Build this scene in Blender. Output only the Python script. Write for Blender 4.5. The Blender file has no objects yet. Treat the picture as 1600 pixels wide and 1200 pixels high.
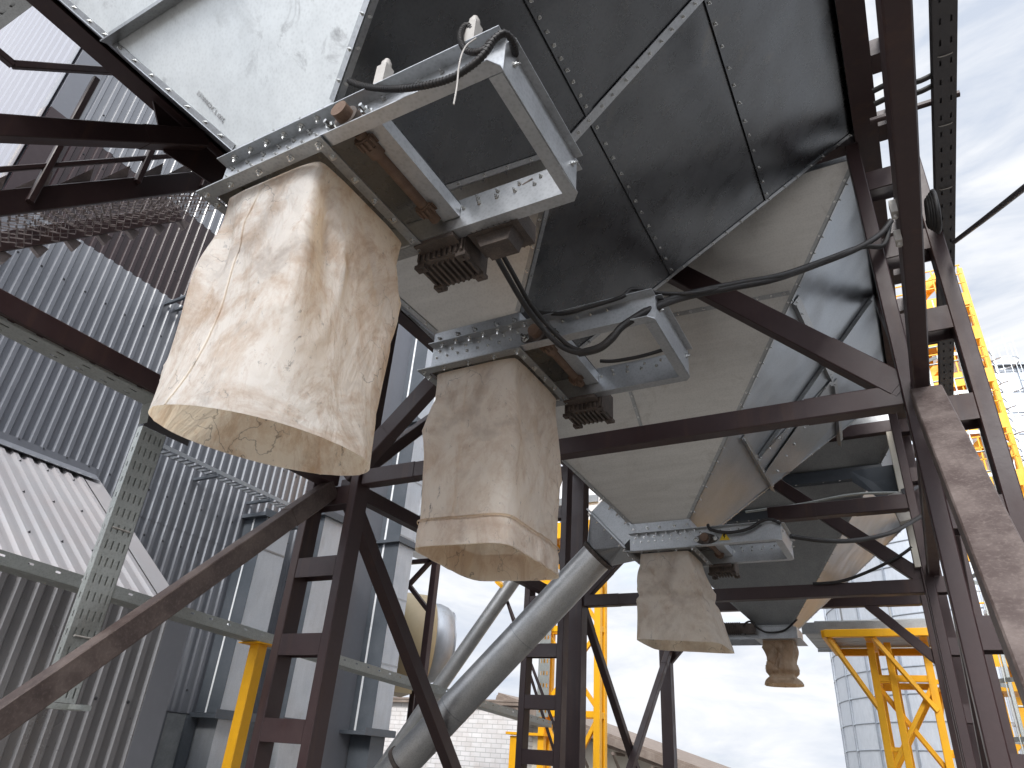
import bpy, bmesh, math, random
from mathutils import Vector, Matrix, noise
random.seed(7)
V = Vector
S = bpy.context.scene
COL = S.collection
R_ = math.radians

# ------------------------------------------------------------------ camera
F = 1082.25158
ROWS = ((0.877, 0.476, 0.066), (-0.18, 0.453, -0.873), (-0.446, 0.754, 0.483))
def _rot():
    rx, ry, rz = -5.04159025e-01, -5.33820559e-01, 7.59647209e-02
    c, s = math.cos, math.sin
    yaw = Matrix(((c(ry), -s(ry), 0), (s(ry), c(ry), 0), (0, 0, 1)))
    base = Matrix(((1, 0, 0), (0, 0, -1), (0, 1, 0)))
    pit = Matrix(((1, 0, 0), (0, c(rx), -s(rx)), (0, s(rx), c(rx))))
    rol = Matrix(((c(rz), -s(rz), 0), (s(rz), c(rz), 0), (0, 0, 1)))
    return rol @ pit @ base @ yaw
RM = _rot()
EYE = V((0, 0, 1.6))
cam_d = bpy.data.cameras.new('camera')
cam = bpy.data.objects.new('camera', cam_d)
COL.objects.link(cam)
cam_d.sensor_width = 36
cam_d.lens = 36 * F / 1600
cam_d.clip_start = 0.05
cam_d.clip_end = 2000
M4 = Matrix((( RM[0][0], -RM[1][0], -RM[2][0], 0), (RM[0][1], -RM[1][1], -RM[2][1], 0),
             (RM[0][2], -RM[1][2], -RM[2][2], 1.6), (0, 0, 0, 1)))
cam.matrix_world = M4
S.camera = cam

def ray(x, y):
    return RM.transposed() @ V(((x - 800) / F, (y - 600) / F, 1))
def onX(x, y, v): d = ray(x, y); return EYE + d * (v / d.x)
def onY(x, y, v): d = ray(x, y); return EYE + d * (v / d.y)
def onZ(x, y, v): d = ray(x, y); return EYE + d * ((v - 1.6) / d.z)
def onP(x, y, p0, n):
    d = ray(x, y); n = V(n); return EYE + d * ((V(p0) - EYE).dot(n) / d.dot(n))

# ------------------------------------------------------------------ materials
class NT:
    def __init__(s, name):
        m = bpy.data.materials.new(name); m.use_nodes = True
        s.m = m; s.t = m.node_tree; s.b = s.t.nodes['Principled BSDF']; s.out = s.t.nodes['Material Output']
        s.tc = s.t.nodes.new('ShaderNodeTexCoord')
    def n(s, k, **kw):
        nd = s.t.nodes.new(k)
        for a, b in kw.items(): setattr(nd, a, b)
        return nd
    def L(s, a, b): s.t.links.new(a, b)
    def map(s, sc=(1, 1, 1), rot=(0, 0, 0)):
        mp = s.n('ShaderNodeMapping'); mp.inputs['Scale'].default_value = sc; mp.inputs['Rotation'].default_value = rot
        s.L(s.tc.outputs['Object'], mp.inputs['Vector']); return mp.outputs['Vector']
    def noise(s, scale, detail=4, rough=.55, vec=None, dist=0):
        nd = s.n('ShaderNodeTexNoise'); nd.inputs['Scale'].default_value = scale
        nd.inputs['Detail'].default_value = detail; nd.inputs['Roughness'].default_value = rough
        nd.inputs['Distortion'].default_value = dist
        s.L(vec if vec is not None else s.tc.outputs['Object'], nd.inputs['Vector']); return nd.outputs['Fac']
    def ramp(s, fac, *st):
        r = s.n('ShaderNodeValToRGB'); e = r.color_ramp.elements
        while len(e) < len(st): e.new(.5)
        for k, (p, c) in enumerate(st):
            e[k].position = p; e[k].color = (c, c, c, 1) if not isinstance(c, tuple) else (*c, 1)
        s.L(fac, r.inputs['Fac']); return r.outputs['Color']
    def mix(s, f, a, b, mode='MIX'):
        x = s.n('ShaderNodeMix', data_type='RGBA', blend_type=mode)
        for sock, v in ((x.inputs[0], f), (x.inputs[6], a), (x.inputs[7], b)):
            if isinstance(v, (int, float)): sock.default_value = v
            elif isinstance(v, tuple): sock.default_value = (*v, 1)
            else: s.L(v, sock)
        return x.outputs[2]
    def bump(s, h, strength=.2, dist=.01):
        b = s.n('ShaderNodeBump'); b.inputs['Strength'].default_value = strength; b.inputs['Distance'].default_value = dist
        s.L(h, b.inputs['Height']); s.L(b.outputs['Normal'], s.b.inputs['Normal']); return b
    def set(s, **kw):
        for k, v in kw.items():
            i = s.b.inputs[k]
            if isinstance(v, tuple): i.default_value = (*v, 1)
            elif isinstance(v, (int, float)): i.default_value = v
            else: s.L(v, i)

def paint(name, col, dust, amount=.5, rough=.45, scale=3.0, met=0.0, bump=.15, spec=.5, rv=1.0, streak=0.0, scol=(.10, .05, .03), sdir=(7, 7, .5)):
    k = NT(name)
    a = k.noise(scale, 6, .65); b = k.noise(scale * 14, 4, .6)
    f = k.ramp(a, (.42, 0.0), (.75, amount)); g = k.ramp(b, (.5, 0.0), (.72, amount * .5))
    c = k.mix(f, col, dust); c = k.mix(g, c, dust)
    if streak:
        st_ = k.noise(1.0, 6, .65, k.map(sdir), .3); c = k.mix(k.ramp(st_, (.55, 0.0), (.72, streak)), c, scol)
    k.set(**{'Base Color': c, 'Roughness': k.ramp(a, (.3, rough - .1 * rv), (.7, rough + .15 * rv)), 'Metallic': met, 'Specular IOR Level': spec})
    k.bump(b, bump, .004)
    return k.m

def galvanised(name, col=(.52, .54, .56), rough=.36, dull=.3, dullcol=(.6, .62, .63), wav=.0, brush=(1, 1, 1), met=1.0, smud=0.0, smudcol=(.12, .11, .10), spang=.12):
    k = NT(name)
    br = k.noise(9, 5, .6, k.map(brush))
    sp = k.n('ShaderNodeTexVoronoi'); sp.inputs['Scale'].default_value = 70
    k.L(k.tc.outputs['Object'], sp.inputs['Vector'])
    spc = k.ramp(sp.outputs['Distance'], (0.0, .9 - spang), (.6, 1.0))
    lo = k.noise(1.7, 4, .6)
    c = k.mix(k.ramp(lo, (.35, 0.0), (.7, dull)), col, dullcol)
    c = k.mix(1.0, c, k.ramp(br, (.25, .84), (.75, 1.0)), 'MULTIPLY')
    c = k.mix(1.0, c, spc, 'MULTIPLY')
    metal = met
    if smud:
        sm = k.noise(5.5, 7, .68, k.map((1, 1, .55), (.3, .5, .2)), .6)
        s2 = k.noise(1.3, 3, .5)
        f = k.ramp(sm, (.56, 0.0), (.7, 1.0)); f2 = k.ramp(s2, (.4, 0.1), (.65, smud))
        ff = k.mix(1.0, f, f2, 'MULTIPLY')
        c = k.mix(ff, c, smudcol)
    k.set(**{'Base Color': c, 'Metallic': metal, 'Roughness': k.ramp(br, (.2, rough - .04), (.8, rough + .06))})
    if wav:
        w = k.noise(1.1, 2, .5); k.bump(w, wav, .25)
    else: k.bump(br, .05, .004)
    return k.m

MAT = {}
MAT['brown'] = paint('brown_steel_paint', (.034, .0165, .0170), (.11, .065, .060), .16, .46, 2.2, streak=.5, scol=(.085, .042, .026))
MAT['brown_dusty'] = paint('dusty_brown_steel_paint', (.075, .052, .046), (.24, .195, .175), .7, .6, 5.5, bump=.35, streak=.6, scol=(.05, .03, .025), sdir=(9, 3, 3))
MAT['brown_worn'] = paint('worn_brown_steel_paint', (.05, .032, .028), (.21, .165, .145), .6, .5, 4.0, bump=.3, streak=.5, scol=(.03, .018, .016), sdir=(6, 2, 2))
MAT['tread'] = paint('highlit_tread_steel', (.16, .13, .125), (.34, .30, .29), .7, .4, 9)  # base lightened to imitate highlights on the mesh strands
MAT['galv'] = galvanised('galvanised_sheet', (.40, .41, .42), .34, .4, (.50, .51, .52))
MAT['galv_shaded'] = galvanised('shade_darkened_galvanised_sheet', (.145, .15, .158), .27, .3, (.175, .18, .185), .15, (1, 1, .15), smud=.5, smudcol=(.20, .185, .165), spang=.01)  # base darkened in place of dark reflections; the smears are dust
MAT['galv_blue'] = galvanised('smooth_bright_side_sheet', (.40, .43, .47), .37, .4, (.45, .48, .51), .30, (1, 1, .2), spang=.03)
MAT['galv_white'] = galvanised('weathered_galvanised_sheet', (.66, .69, .70), .5, .8, (.76, .78, .78), .05, (1, .3, 1), .55, .9, (.20, .20, .205), spang=.0)
MAT['galv_warm'] = galvanised('brushed_galvanised_sheet', (.64, .625, .60), .34, .6, (.70, .69, .67), .11, (.25, 1, 3), .9, .42, (.30, .27, .23), spang=.02)
MAT['galv_grey'] = galvanised('grey_galvanised_sheet', (.36, .37, .375), .45, .5, (.44, .45, .45), .03, (1, 1, 1), .8)
MAT['galv_spout'] = galvanised('spout_galvanised_steel', (.50, .505, .51), .38, .9, (.66, .65, .63), 0, (1, 1, 1), .85, .9, (.30, .285, .25), spang=.12)
MAT['zinc'] = galvanised('bright_zinc_rail', (.50, .515, .535), .42, .5, (.58, .59, .60), 0, (1, 1, 1), .9, spang=.08)
MAT['tray'] = galvanised('zinc_cable_tray', (.46, .48, .46), .45, .6, (.56, .58, .55), 0, (1, 1, 1), .7)
MAT['tray_dark'] = paint('dark_cable_tray', (.055, .052, .056), (.10, .095, .095), .4, .5, 4)
MAT['duct'] = galvanised('duct_galvanised_sheet', (.50, .53, .57), .40, .6, (.62, .64, .67), .12, (1, 1, .2), .5, .5, (.30, .29, .28), spang=.02)
MAT['duct_dark'] = paint('slate_paint_and_shade', (.075, .086, .10), (.15, .16, .18), .35, .35, 1.2)
MAT['lap'] = paint('pale_lap_panel', (.80, .82, .84), (.50, .50, .50), .5, .45, 1.8)
MAT['rust'] = paint('rusty_steel', (.115, .066, .042), (.21, .145, .105), .8, .75, 16, bump=.5)
MAT['castiron'] = paint('dusty_cast_motor', (.055, .042, .036), (.17, .135, .115), .7, .7, 12, bump=.4)
MAT['cable'] = paint('black_cable_sheath', (.010, .009, .009), (.06, .048, .042), .4, .55, 10)
MAT['pvc'] = paint('pale_grey_plastic', (.42, .40, .375), (.30, .27, .24), .5, .5, 9)
MAT['bolt'] = galvanised('zinc_bolt', (.72, .72, .70), .25, .3)
MAT['clad'] = paint('grey_coated_cladding', (.155, .162, .182), (.20, .205, .225), .5, .22, .6, bump=.01, spec=1.2, rv=.15, streak=.22, scol=(.26, .26, .28))
MAT['clad_brown'] = paint('dark_brown_coated_cladding', (.038, .024, .027), (.07, .05, .05), .4, .22, .6, bump=.01, spec=.35, rv=.15, streak=.22, scol=(.055, .04, .042))
MAT['clad_shed'] = paint('warm_grey_coated_cladding', (.135, .128, .13), (.19, .18, .18), .5, .28, .9, bump=.01, spec=1.0, rv=.15)
MAT['clad_roof'] = paint('pale_grey_roof_cladding', (.30, .29, .298), (.30, .24, .225), .4, .42, 1.5, bump=.01, spec=1.0, rv=.15)
MAT['clad_white'] = paint('pale_coated_cladding', (.20, .20, .23), (.16, .16, .19), .3, .3, .8, bump=.01, spec=.9, rv=.15)
MAT['flash'] = paint('grey_flashing', (.16, .165, .185), (.21, .215, .235), .4, .4, .8, bump=.03)
MAT['screw'] = paint('dark_screw', (.03, .03, .035), (.08, .08, .08), .3, .5, 9)
MAT['plinth'] = paint('mottled_grey_plinth_panel', (.17, .18, .185), (.30, .31, .31), .8, .6, 4)
MAT['yellow'] = paint('yellow_steel_paint', (.88, .43, .004), (.50, .25, .02), .25, .45, 2.5, streak=.4, scol=(.34, .17, .04))
MAT['cream'] = paint('cream_fan_paint', (.50, .40, .24), (.36, .29, .19), .4, .45, 1.2)
MAT['white_pipe'] = paint('white_pipe_paint', (.78, .78, .78), (.6, .6, .6), .4, .4, 2)
MAT['silo'] = galvanised('silo_galvanised_sheet', (.56, .59, .63), .46, .6, (.64, .66, .69), .04, (1, 1, .3), .6, spang=.02)
MAT['silo_rib'] = galvanised('silo_rib_steel', (.40, .43, .47), .45, .3)
MAT['dark'] = paint('dark_void', (.01, .01, .012), (.02, .02, .02), .3, .8, 2)
MAT['warn'] = paint('yellow_warning_sticker', (.75, .5, .02), (.7, .45, .05), .2, .5, 3)
MAT['black_mark'] = paint('black_print', (.012, .012, .012), (.03, .03, .03), .2, .5, 3)
MAT['marker'] = paint('grey_stencil_ink', (.44, .45, .46), (.56, .57, .58), .6, .6, 30)
MAT['wood'] = paint('weathered_roof_edge', (.17, .13, .105), (.32, .27, .23), .7, .8, 3)
MAT['render'] = paint('cream_plaster', (.62, .58, .50), (.50, .46, .40), .5, .8, 1.2)

def mk_brick():
    k = NT('whitewashed_brick')
    mp = k.n('ShaderNodeMapping'); mp.inputs['Rotation'].default_value = (R_(90), 0, 0)
    k.L(k.tc.outputs['Object'], mp.inputs['Vector'])
    b = k.n('ShaderNodeTexBrick'); b.inputs['Scale'].default_value = 1
    b.inputs['Brick Width'].default_value = .52; b.inputs['Row Height'].default_value = .19; b.inputs['Mortar Size'].default_value = .014
    b.inputs['Color1'].default_value = (.72, .70, .69, 1); b.inputs['Color2'].default_value = (.62, .60, .59, 1); b.inputs['Mortar'].default_value = (.42, .41, .40, 1)
    k.L(mp.outputs['Vector'], b.inputs['Vector'])
    n = k.noise(1.5, 6, .65)
    c = k.mix(k.ramp(n, (.45, 0.0), (.75, .6)), b.outputs['Color'], (.48, .42, .38))
    k.set(**{'Base Color': c, 'Roughness': .85}); k.bump(b.outputs['Fac'], .5, -.02)
    return k.m
MAT['brick'] = mk_brick()

def mk_fabric(name, base, stain, amt):
    k = NT(name)
    a = k.noise(2.6, 11, .72, None, .7)
    b = k.noise(6.5, 11, .76, k.map((1, 1, .55)), .7)
    d = k.noise(9, 9, .78, k.map((1.2, 1.2, .8), (.4, .2, .6)), 2.2)
    sc = k.noise(38, 3, .6, k.map((1.6, 1.6, .25), (.35, .3, 0)), 1.0)
    e = k.noise(2.8, 5, .6, k.map((1, 1, 1), (1.1, .4, .2)), .8)
    c = k.mix(k.ramp(a, (.47, 0.0), (.60, amt)), base, stain)
    c = k.mix(k.ramp(b, (.51, 0.0), (.64, amt * .8)), c, (.50, .35, .235))
    c = k.mix(k.ramp(e, (.56, 0.0), (.70, amt * .6)), c, (.26, .19, .145))
    c = k.mix(k.ramp(d, (.60, 0.0), (.70, .85)), c, (.14, .115, .105))
    c = k.mix(k.ramp(sc, (.60, 0.0), (.74, .35)), c, (.76, .70, .62))
    w = k.n('ShaderNodeTexVoronoi', feature='DISTANCE_TO_EDGE'); w.inputs['Scale'].default_value = 2.6
    nv = k.n('ShaderNodeTexNoise'); nv.inputs['Scale'].default_value = 3; nv.inputs['Detail'].default_value = 5
    k.L(k.tc.outputs['Object'], nv.inputs['Vector'])
    ad = k.n('ShaderNodeVectorMath', operation='MULTIPLY_ADD'); ad.inputs[1].default_value = (.9, .9, .9)
    k.L(nv.outputs['Color'], ad.inputs[0]); k.L(k.tc.outputs['Object'], ad.inputs[2]); k.L(ad.outputs['Vector'], w.inputs['Vector'])
    crk = k.ramp(w.outputs['Distance'], (0.0, .8), (.012, 0.0))
    msk = k.ramp(k.noise(1.9, 3, .5), (.53, 0.0), (.62, .8))
    c = k.mix(k.mix(1.0, crk, msk, 'MULTIPLY'), c, (.11, .085, .075))
    k.set(**{'Base Color': c, 'Roughness': .62})
    fold = k.ramp(w.outputs['Distance'], (0.0, 0.0), (.10, 1.0))
    bp = k.bump(k.noise(4.5, 5, .55, k.map((1.2, 1.2, .5), (.3, .2, 0)), .9), .5, .05)
    tr = k.n('ShaderNodeBsdfTranslucent'); k.L(k.mix(1.0, c, (1.0, .85, .64), 'MULTIPLY'), tr.inputs['Color']); k.L(bp.outputs['Normal'], tr.inputs['Normal'])
    mx = k.n('ShaderNodeMixShader'); mx.inputs['Fac'].default_value = .54
    k.L(k.b.outputs['BSDF'], mx.inputs[1]); k.L(tr.outputs['BSDF'], mx.inputs[2]); k.L(mx.outputs['Shader'], k.out.inputs['Surface'])
    return k.m
MAT['fabric'] = mk_fabric('stained_canvas', (.88, .86, .83), (.60, .46, .345), .72)
MAT['fabric_pale'] = mk_fabric('pale_stained_canvas', (.88, .85, .81), (.64, .52, .42), .5)
MAT['fabric_far'] = mk_fabric('dusty_canvas', (.80, .77, .73), (.54, .47, .40), .5)
MAT['fabric_brown'] = mk_fabric('brown_dusty_canvas', (.62, .52, .41), (.42, .31, .22), .6)

def mk_ground():
    k = NT('pale_concrete_yard')
    a = k.noise(.25, 8, .65); b = k.noise(9, 6, .7)
    c = k.mix(k.ramp(a, (.35, 0.0), (.7, 1.0)), (.18, .17, .155), (.28, .265, .245))
    c = k.mix(k.ramp(b, (.4, 0.0), (.7, .5)), c, (.15, .14, .13))
    k.set(**{'Base Color': c, 'Roughness': .9}); k.bump(b, .5, .03); return k.m
MAT['ground'] = mk_ground()

# ------------------------------------------------------------------ mesh builder
class MB:
    def __init__(s): s.v = []; s.f = []; s.mi = []; s.sm = []
    def add(s, vs, fs, mi=0, smooth=False):
        o = len(s.v); s.v += [V(p) for p in vs]
        for f in fs: s.f.append([o + i for i in f]); s.mi.append(mi); s.sm.append(smooth)
        return s
    def box(s, lo, hi, mi=0, ch=0.0):
        lo, hi = V(lo), V(hi); c = (lo + hi) / 2; e = (hi - lo) / 2
        return s.obox(c, (1, 0, 0), (0, 1, 0), e.x, e.y, e.z, mi)
    def obox(s, c, ax, ay, ex, ey, ez, mi=0):
        c = V(c); ax = V(ax).normalized(); ay = V(ay).normalized(); az = ax.cross(ay)
        vs = [c + ax * (ex * i) + ay * (ey * j) + az * (ez * k) for k in (-1, 1) for j in (-1, 1) for i in (-1, 1)]
        return s.add(vs, [(0, 2, 3, 1), (4, 5, 7, 6), (0, 1, 5, 4), (2, 6, 7, 3), (0, 4, 6, 2), (1, 3, 7, 5)], mi)
    def bar(s, a, b, w, h=None, up=(0, 0, 1), ch=.006, mi=0):
        """rectangular tube from a to b, w across, h along 'up', chamfered edges"""
        a, b = V(a), V(b); h = w if h is None else h
        d = (b - a).normalized(); u = V(up)
        if abs(d.dot(u.normalized())) > .98: u = V((0, 1, 0)) if abs(d.y) < .9 else V((1, 0, 0))
        x = d.cross(u).normalized(); y = x.cross(d).normalized()
        W, H = w / 2, h / 2; c = min(ch, W * .4, H * .4)
        pr = [(W - c, -H), (W, -H + c), (W, H - c), (W - c, H), (-W + c, H), (-W, H - c), (-W, -H + c), (-W + c, -H)] if c > 0 else [(W, -H), (W, H), (-W, H), (-W, -H)]
        n = len(pr)
        vs = [p + x * i + y * j for p in (a, b) for i, j in pr]
        fs = [(k, (k + 1) % n, n + (k + 1) % n, n + k) for k in range(n)] + [tuple(range(n))[::-1], tuple(range(n, 2 * n))]
        return s.add(vs, fs, mi)
    def tube(s, pts, r, n=10, mi=0, caps=True, radii=None):
        pts = [V(p) for p in pts]; rings = []
        t0 = (pts[1] - pts[0]).normalized()
        ref = V((0, 0, 1)) if abs(t0.z) < .9 else V((1, 0, 0))
        x = t0.cross(ref).normalized()
        for i, p in enumerate(pts):
            t = (pts[min(i + 1, len(pts) - 1)] - pts[max(i - 1, 0)]).normalized()
            x = (x - t * x.dot(t)).normalized(); y = t.cross(x)
            rr = radii[i] if radii else r
            rings.append([p + (x * math.cos(2 * math.pi * k / n) + y * math.sin(2 * math.pi * k / n)) * rr for k in range(n)])
        vs = [q for rg in rings for q in rg]
        fs = [(i * n + k, i * n + (k + 1) % n, (i + 1) * n + (k + 1) % n, (i + 1) * n + k) for i in range(len(pts) - 1) for k in range(n)]
        s.add(vs, fs, mi, True)
        if caps: s.add(rings[0], [tuple(range(n))[::-1]], mi); s.add(rings[-1], [tuple(range(n))], mi)
        return s
    def plate(s, poly, t, n=None, mi=0):
        """polygon extruded by t along its normal (or n)"""
        p = [V(q) for q in poly]; m = len(p)
        nn = V(n).normalized() if n is not None else (p[1] - p[0]).cross(p[2] - p[0]).normalized()
        vs = p + [q + nn * t for q in p]
        fs = [tuple(range(m))[::-1], tuple(range(m, 2 * m))] + [(k, (k + 1) % m, m + (k + 1) % m, m + k) for k in range(m)]
        return s.add(vs, fs, mi)
    def bolt(s, p, n, r=.011, h=.012, mi=0):
        p = V(p); n = V(n).normalized(); t = n.orthogonal().normalized(); u = n.cross(t)
        def ring(R, z): return [p + n * z + (t * math.cos(math.pi / 3 * k) + u * math.sin(math.pi / 3 * k)) * R for k in range(6)]
        vs = ring(r * 1.5, 0) + ring(r * 1.5, h * .2) + ring(r, h * .2) + ring(r, h) + ring(r * .55, h) + ring(r * .5, h * 1.9)
        fs = [(a * 6 + k, a * 6 + (k + 1) % 6, a * 6 + 6 + (k + 1) % 6, a * 6 + 6 + k) for a in range(5) for k in range(6)] + [tuple(range(30, 36))]
        return s.add(vs, fs, mi)
    def bolts(s, a, b, n, nrm, r=.011, h=.012, mi=0, ends=True):
        a, b = V(a), V(b)
        for i in range(n):
            t = (i + .5) / n if not ends else i / max(1, n - 1)
            j_ = random.uniform(.9, 1.12); s.bolt(a.lerp(b, min(1, max(0, t + random.uniform(-.1, .1) / n))), nrm, r * j_, h * random.uniform(.8, 1.2), mi)
        return s
    def slotted(s, o, u, v, L, W, pu, lu, rows, t=.003, mi=0):
        """plate with real slots: origin o, length L along u, width W along v; rows = (centre, width) of slot rows"""
        o, u, v = V(o), V(u).normalized(), V(v).normalized(); n = u.cross(v)
        ub = [0.0]; x = pu / 2
        while x < L - lu: ub += [x - lu / 2, x + lu / 2]; x += pu
        ub.append(L)
        vb = [0.0]
        for c, w in rows: vb += [c - w / 2, c + w / 2]
        vb.append(W)
        for j in range(len(vb) - 1):
            if j % 2 == 0:
                q = [o + v * vb[j], o + u * L + v * vb[j], o + u * L + v * vb[j + 1], o + v * vb[j + 1]]; s.plate(q, t, n, mi); continue
            for i in range(len(ub) - 1):
                if i % 2: continue
                q = [o + u * ub[i] + v * vb[j], o + u * ub[i + 1] + v * vb[j], o + u * ub[i + 1] + v * vb[j + 1], o + u * ub[i] + v * vb[j + 1]]
                s.plate(q, t, n, mi)
        return s
    def build(s, name, mats, parent=None, normals=True):
        off = V((0, 0, 0)); p = parent
        while p is not None: off += p.location; p = p.parent
        me = bpy.data.meshes.new(name)
        me.from_pydata([q - off for q in s.v], [], s.f)
        mats = mats if isinstance(mats, (list, tuple)) else [mats]
        for m in mats: me.materials.append(MAT[m])
        me.polygons.foreach_set('material_index', s.mi); me.polygons.foreach_set('use_smooth', s.sm)
        if normals:
            bm = bmesh.new(); bm.from_mesh(me); bmesh.ops.recalc_face_normals(bm, faces=bm.faces); bm.to_mesh(me); bm.free()
        me.update()
        o = bpy.data.objects.new(name, me); COL.objects.link(o)
        if parent is not None: o.parent = parent
        return o

def tag(o, label=None, cat=None, group=None, kind=None):
    if label: o['label'] = label
    if cat: o['category'] = cat
    if group: o['group'] = group
    if kind: o['kind'] = kind
    return o
def thing(name, label, cat, loc=(0, 0, 0), group=None):
    o = bpy.data.objects.new(name, None); o.empty_display_size = .2; COL.objects.link(o); o.location = V(loc)
    return tag(o, label, cat, group)
def dup_tree(o, parent=None):
    c = o.copy(); COL.objects.link(c)
    if parent is not None: c.parent = parent
    for ch in list(o.children): dup_tree(ch, c)
    return c
def smooth_path(pts, k=8):
    pts = [V(p) for p in pts]; out = []
    for i in range(len(pts) - 1):
        p0, p1, p2, p3 = pts[max(i - 1, 0)], pts[i], pts[i + 1], pts[min(i + 2, len(pts) - 1)]
        for j in range(k):
            t = j / k
            out.append(.5 * ((2 * p1) + (p2 - p0) * t + (2 * p0 - 5 * p1 + 4 * p2 - p3) * t * t + (3 * p1 - p0 - 3 * p2 + p3) * t ** 3))
    return out + [pts[-1]]

# ------------------------------------------------------------------ ground
g = MB(); NG = 24
g.add([(-600, -600, 0), (600, -600, 0), (600, 600, 0), (-600, 600, 0)], [(0, 1, 2, 3)])
tag(g.build('ground', 'ground'), 'wide yard of pale dusty concrete under the whole plant', 'ground', kind='structure')

# ------------------------------------------------------------------ brown support frame
XC = -1.9
LX, RX = -4.085, .285
frame = thing('steel_gantry', 'dark brown welded steel frame of laced columns, beams and braces carrying the hoppers', 'steel gantry', (XC, 4.14, 0))
ZN = 3.62
def laced_column(xc, y, z0, z1, inner):
    """two rectangular chords side by side in X with batten plates between them"""
    a, b = (xc - .245, xc + .245) if xc < 0 else (.225, .555)
    m = MB(); m.box((xc - .36, y - .2, 0), (xc + .36, y + .2, .03))
    c = m.build('column', 'brown', frame)
    for x in (a, b):
        MB().bar((x, y, .03), (x, y, z1), .085, .16, (0, 1, 0)).build('chord', 'brown', c)
    z = .55
    while z < z1 - .2:
        mm = MB(); mm.bar((a + .043, y - .07, z), (b - .043, y - .07, z), .012, .155, (0, 0, 1), 0)
        mm.bar((a + .043, y + .06, z), (b - .043, y + .06, z), .012, .155, (0, 0, 1), 0)
        mm.build('batten', 'brown', c); z += .585
    return c
for xc in (LX, RX):
    for y in (-.38, 4.14, 8.2): laced_column(xc, y, 0, 5.6, xc)
    for y in (9.2, 13.2):
        m = MB(); m.bar((xc, y, 0), (xc, y, 5.6), .2, .2); m.box((xc - .2, y - .2, 0), (xc + .2, y + .2, .025)); m.build('column', 'brown', frame)
def beam(a, b, w, h, up=(0, 0, 1), mat='brown', name='beam'):
    m = MB().bar(a, b, w, h, up)
    if name in ('brace', 'cross_beam') and mat != 'brown_dusty':
        a, b = V(a), V(b); d = (b - a).normalized()
        m.bar(a + d * .03, a + d * .52, w + .008, h + .008, up, .008); m.bar(b - d * .52, b - d * .03, w + .008, h + .008, up, .008)
    return m.build(name, mat, frame)
# long beams at knot level and the ring beams under the bins
for xc, w in ((LX, .15), (.276, .078)):
    beam((xc, -.4, ZN), (xc, 4.06, ZN), w, .13, name='long_beam'); beam((xc, 4.22, ZN), (xc, 8.12, ZN), .10, .13, name='long_beam')
for x0, x1 in ((-4.20, -4.05), (.255, .405)):
    m = MB()
    m.box((x0, -.5, 5.62), (x1, 13.35, 5.634)); m.box(((x0 + x1) / 2 - .006, -.5, 5.634), ((x0 + x1) / 2 + .006, 13.35, 5.786)); m.box((x0, -.5, 5.786), (x1, 13.35, 5.80))
    m.build('ring_beam', 'brown', frame)
m = MB(); m.box((.475, -.5, 5.62), (.60, 13.35, 5.78)); m.build('ring_beam', 'brown', frame)
for k in range(22): MB().box((.407, -.2 + k * .6, 5.63), (.473, -.05 + k * .6, 5.77)).build('ring_batten', 'brown', frame)
for y in (-.38, 4.14, 8.2, 9.2, 13.2): beam((-4.05, y, 5.71), (.25, y, 5.71), .1, .16, name='ring_cross_beam')
# cross beams
beam((LX + .3, 4.14, ZN), (.18, 4.14, ZN), .10, .13, name='cross_beam')
beam((LX - .28, -.38, ZN), (RX + .28, -.38, ZN), .10, .13, name='cross_beam')
beam((LX + .1, 9.2, 3.70), (RX - .1, 9.2, 3.70), .12, .15, name='cross_beam')
beam((-1.25, 8.2, 4.36), (RX - .1, 8.2, 4.36), .12, .16, name='cross_beam')
beam((LX + .1, 13.2, 4.42), (RX - .1, 13.2, 4.42), .14, .18, name='cross_beam')
def brace(a, b, w=.12, h=.12, up=(0, 0, 1), mat='brown'):
    return beam(a, b, w, h, up, mat, 'brace')
# chevrons in the cross frames
for s in (-1, 1):
    e = XC + s * 2.1
    brace((e, 4.14, 3.66), (XC + s * .12, 4.14, 5.6), .11, .15)
    brace((e, 9.2, 3.78), (XC + s * .12, 9.2, 5.6), .11, .15)
    brace((XC + s * 2.17, 13.2, 3.45), (XC + s * 1.28, 13.2, 4.38), .11, .14)
# side plane braces
for xc in (LX, RX):
    if xc < 0: brace((xc, -.2, 3.55), (xc, 2.0, 5.6), .13, .13)
    brace((xc, 4.3, 3.74), (xc, 6.1, 5.58), .11, .11)
    brace((xc, 4.26, 3.58), (xc, 7.95, .0), .11, .13)
    brace((xc, 9.3, 3.72), (xc, 13.1, .2), .10, .10)
    brace((xc + .11, 13.1, 3.7), (xc + .11, 9.3, .2), .10, .10)
brace((LX + .02, 4.04, 3.53), (LX + .02, .50, 0), .115, .14, (0, 0, 1), 'brown_worn')
# broad dusty brace beside the camera
a0, b0 = V((RX, 3.86, 3.47)), V((RX, .62, .12))
beam(a0, b0, .15, .11, (0, -1, 1), 'brown_dusty', 'brace')
# gusset plates
for y in (2.05,):
    m = MB(); m.plate([(-4.125, y - .45, 5.61), (-4.125, y + .35, 5.61), (-4.125, y + .18, 5.36), (-4.125, y - .24, 5.30)], .012, (1, 0, 0)); m.build('gusset', 'brown', frame)
    m = MB(); m.plate([(.33, y - .35, 5.61), (.33, y + .35, 5.61), (.33, y + .15, 5.38), (.33, y - .15, 5.38)], .012, (1, 0, 0)); m.build('gusset', 'brown', frame)

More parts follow.
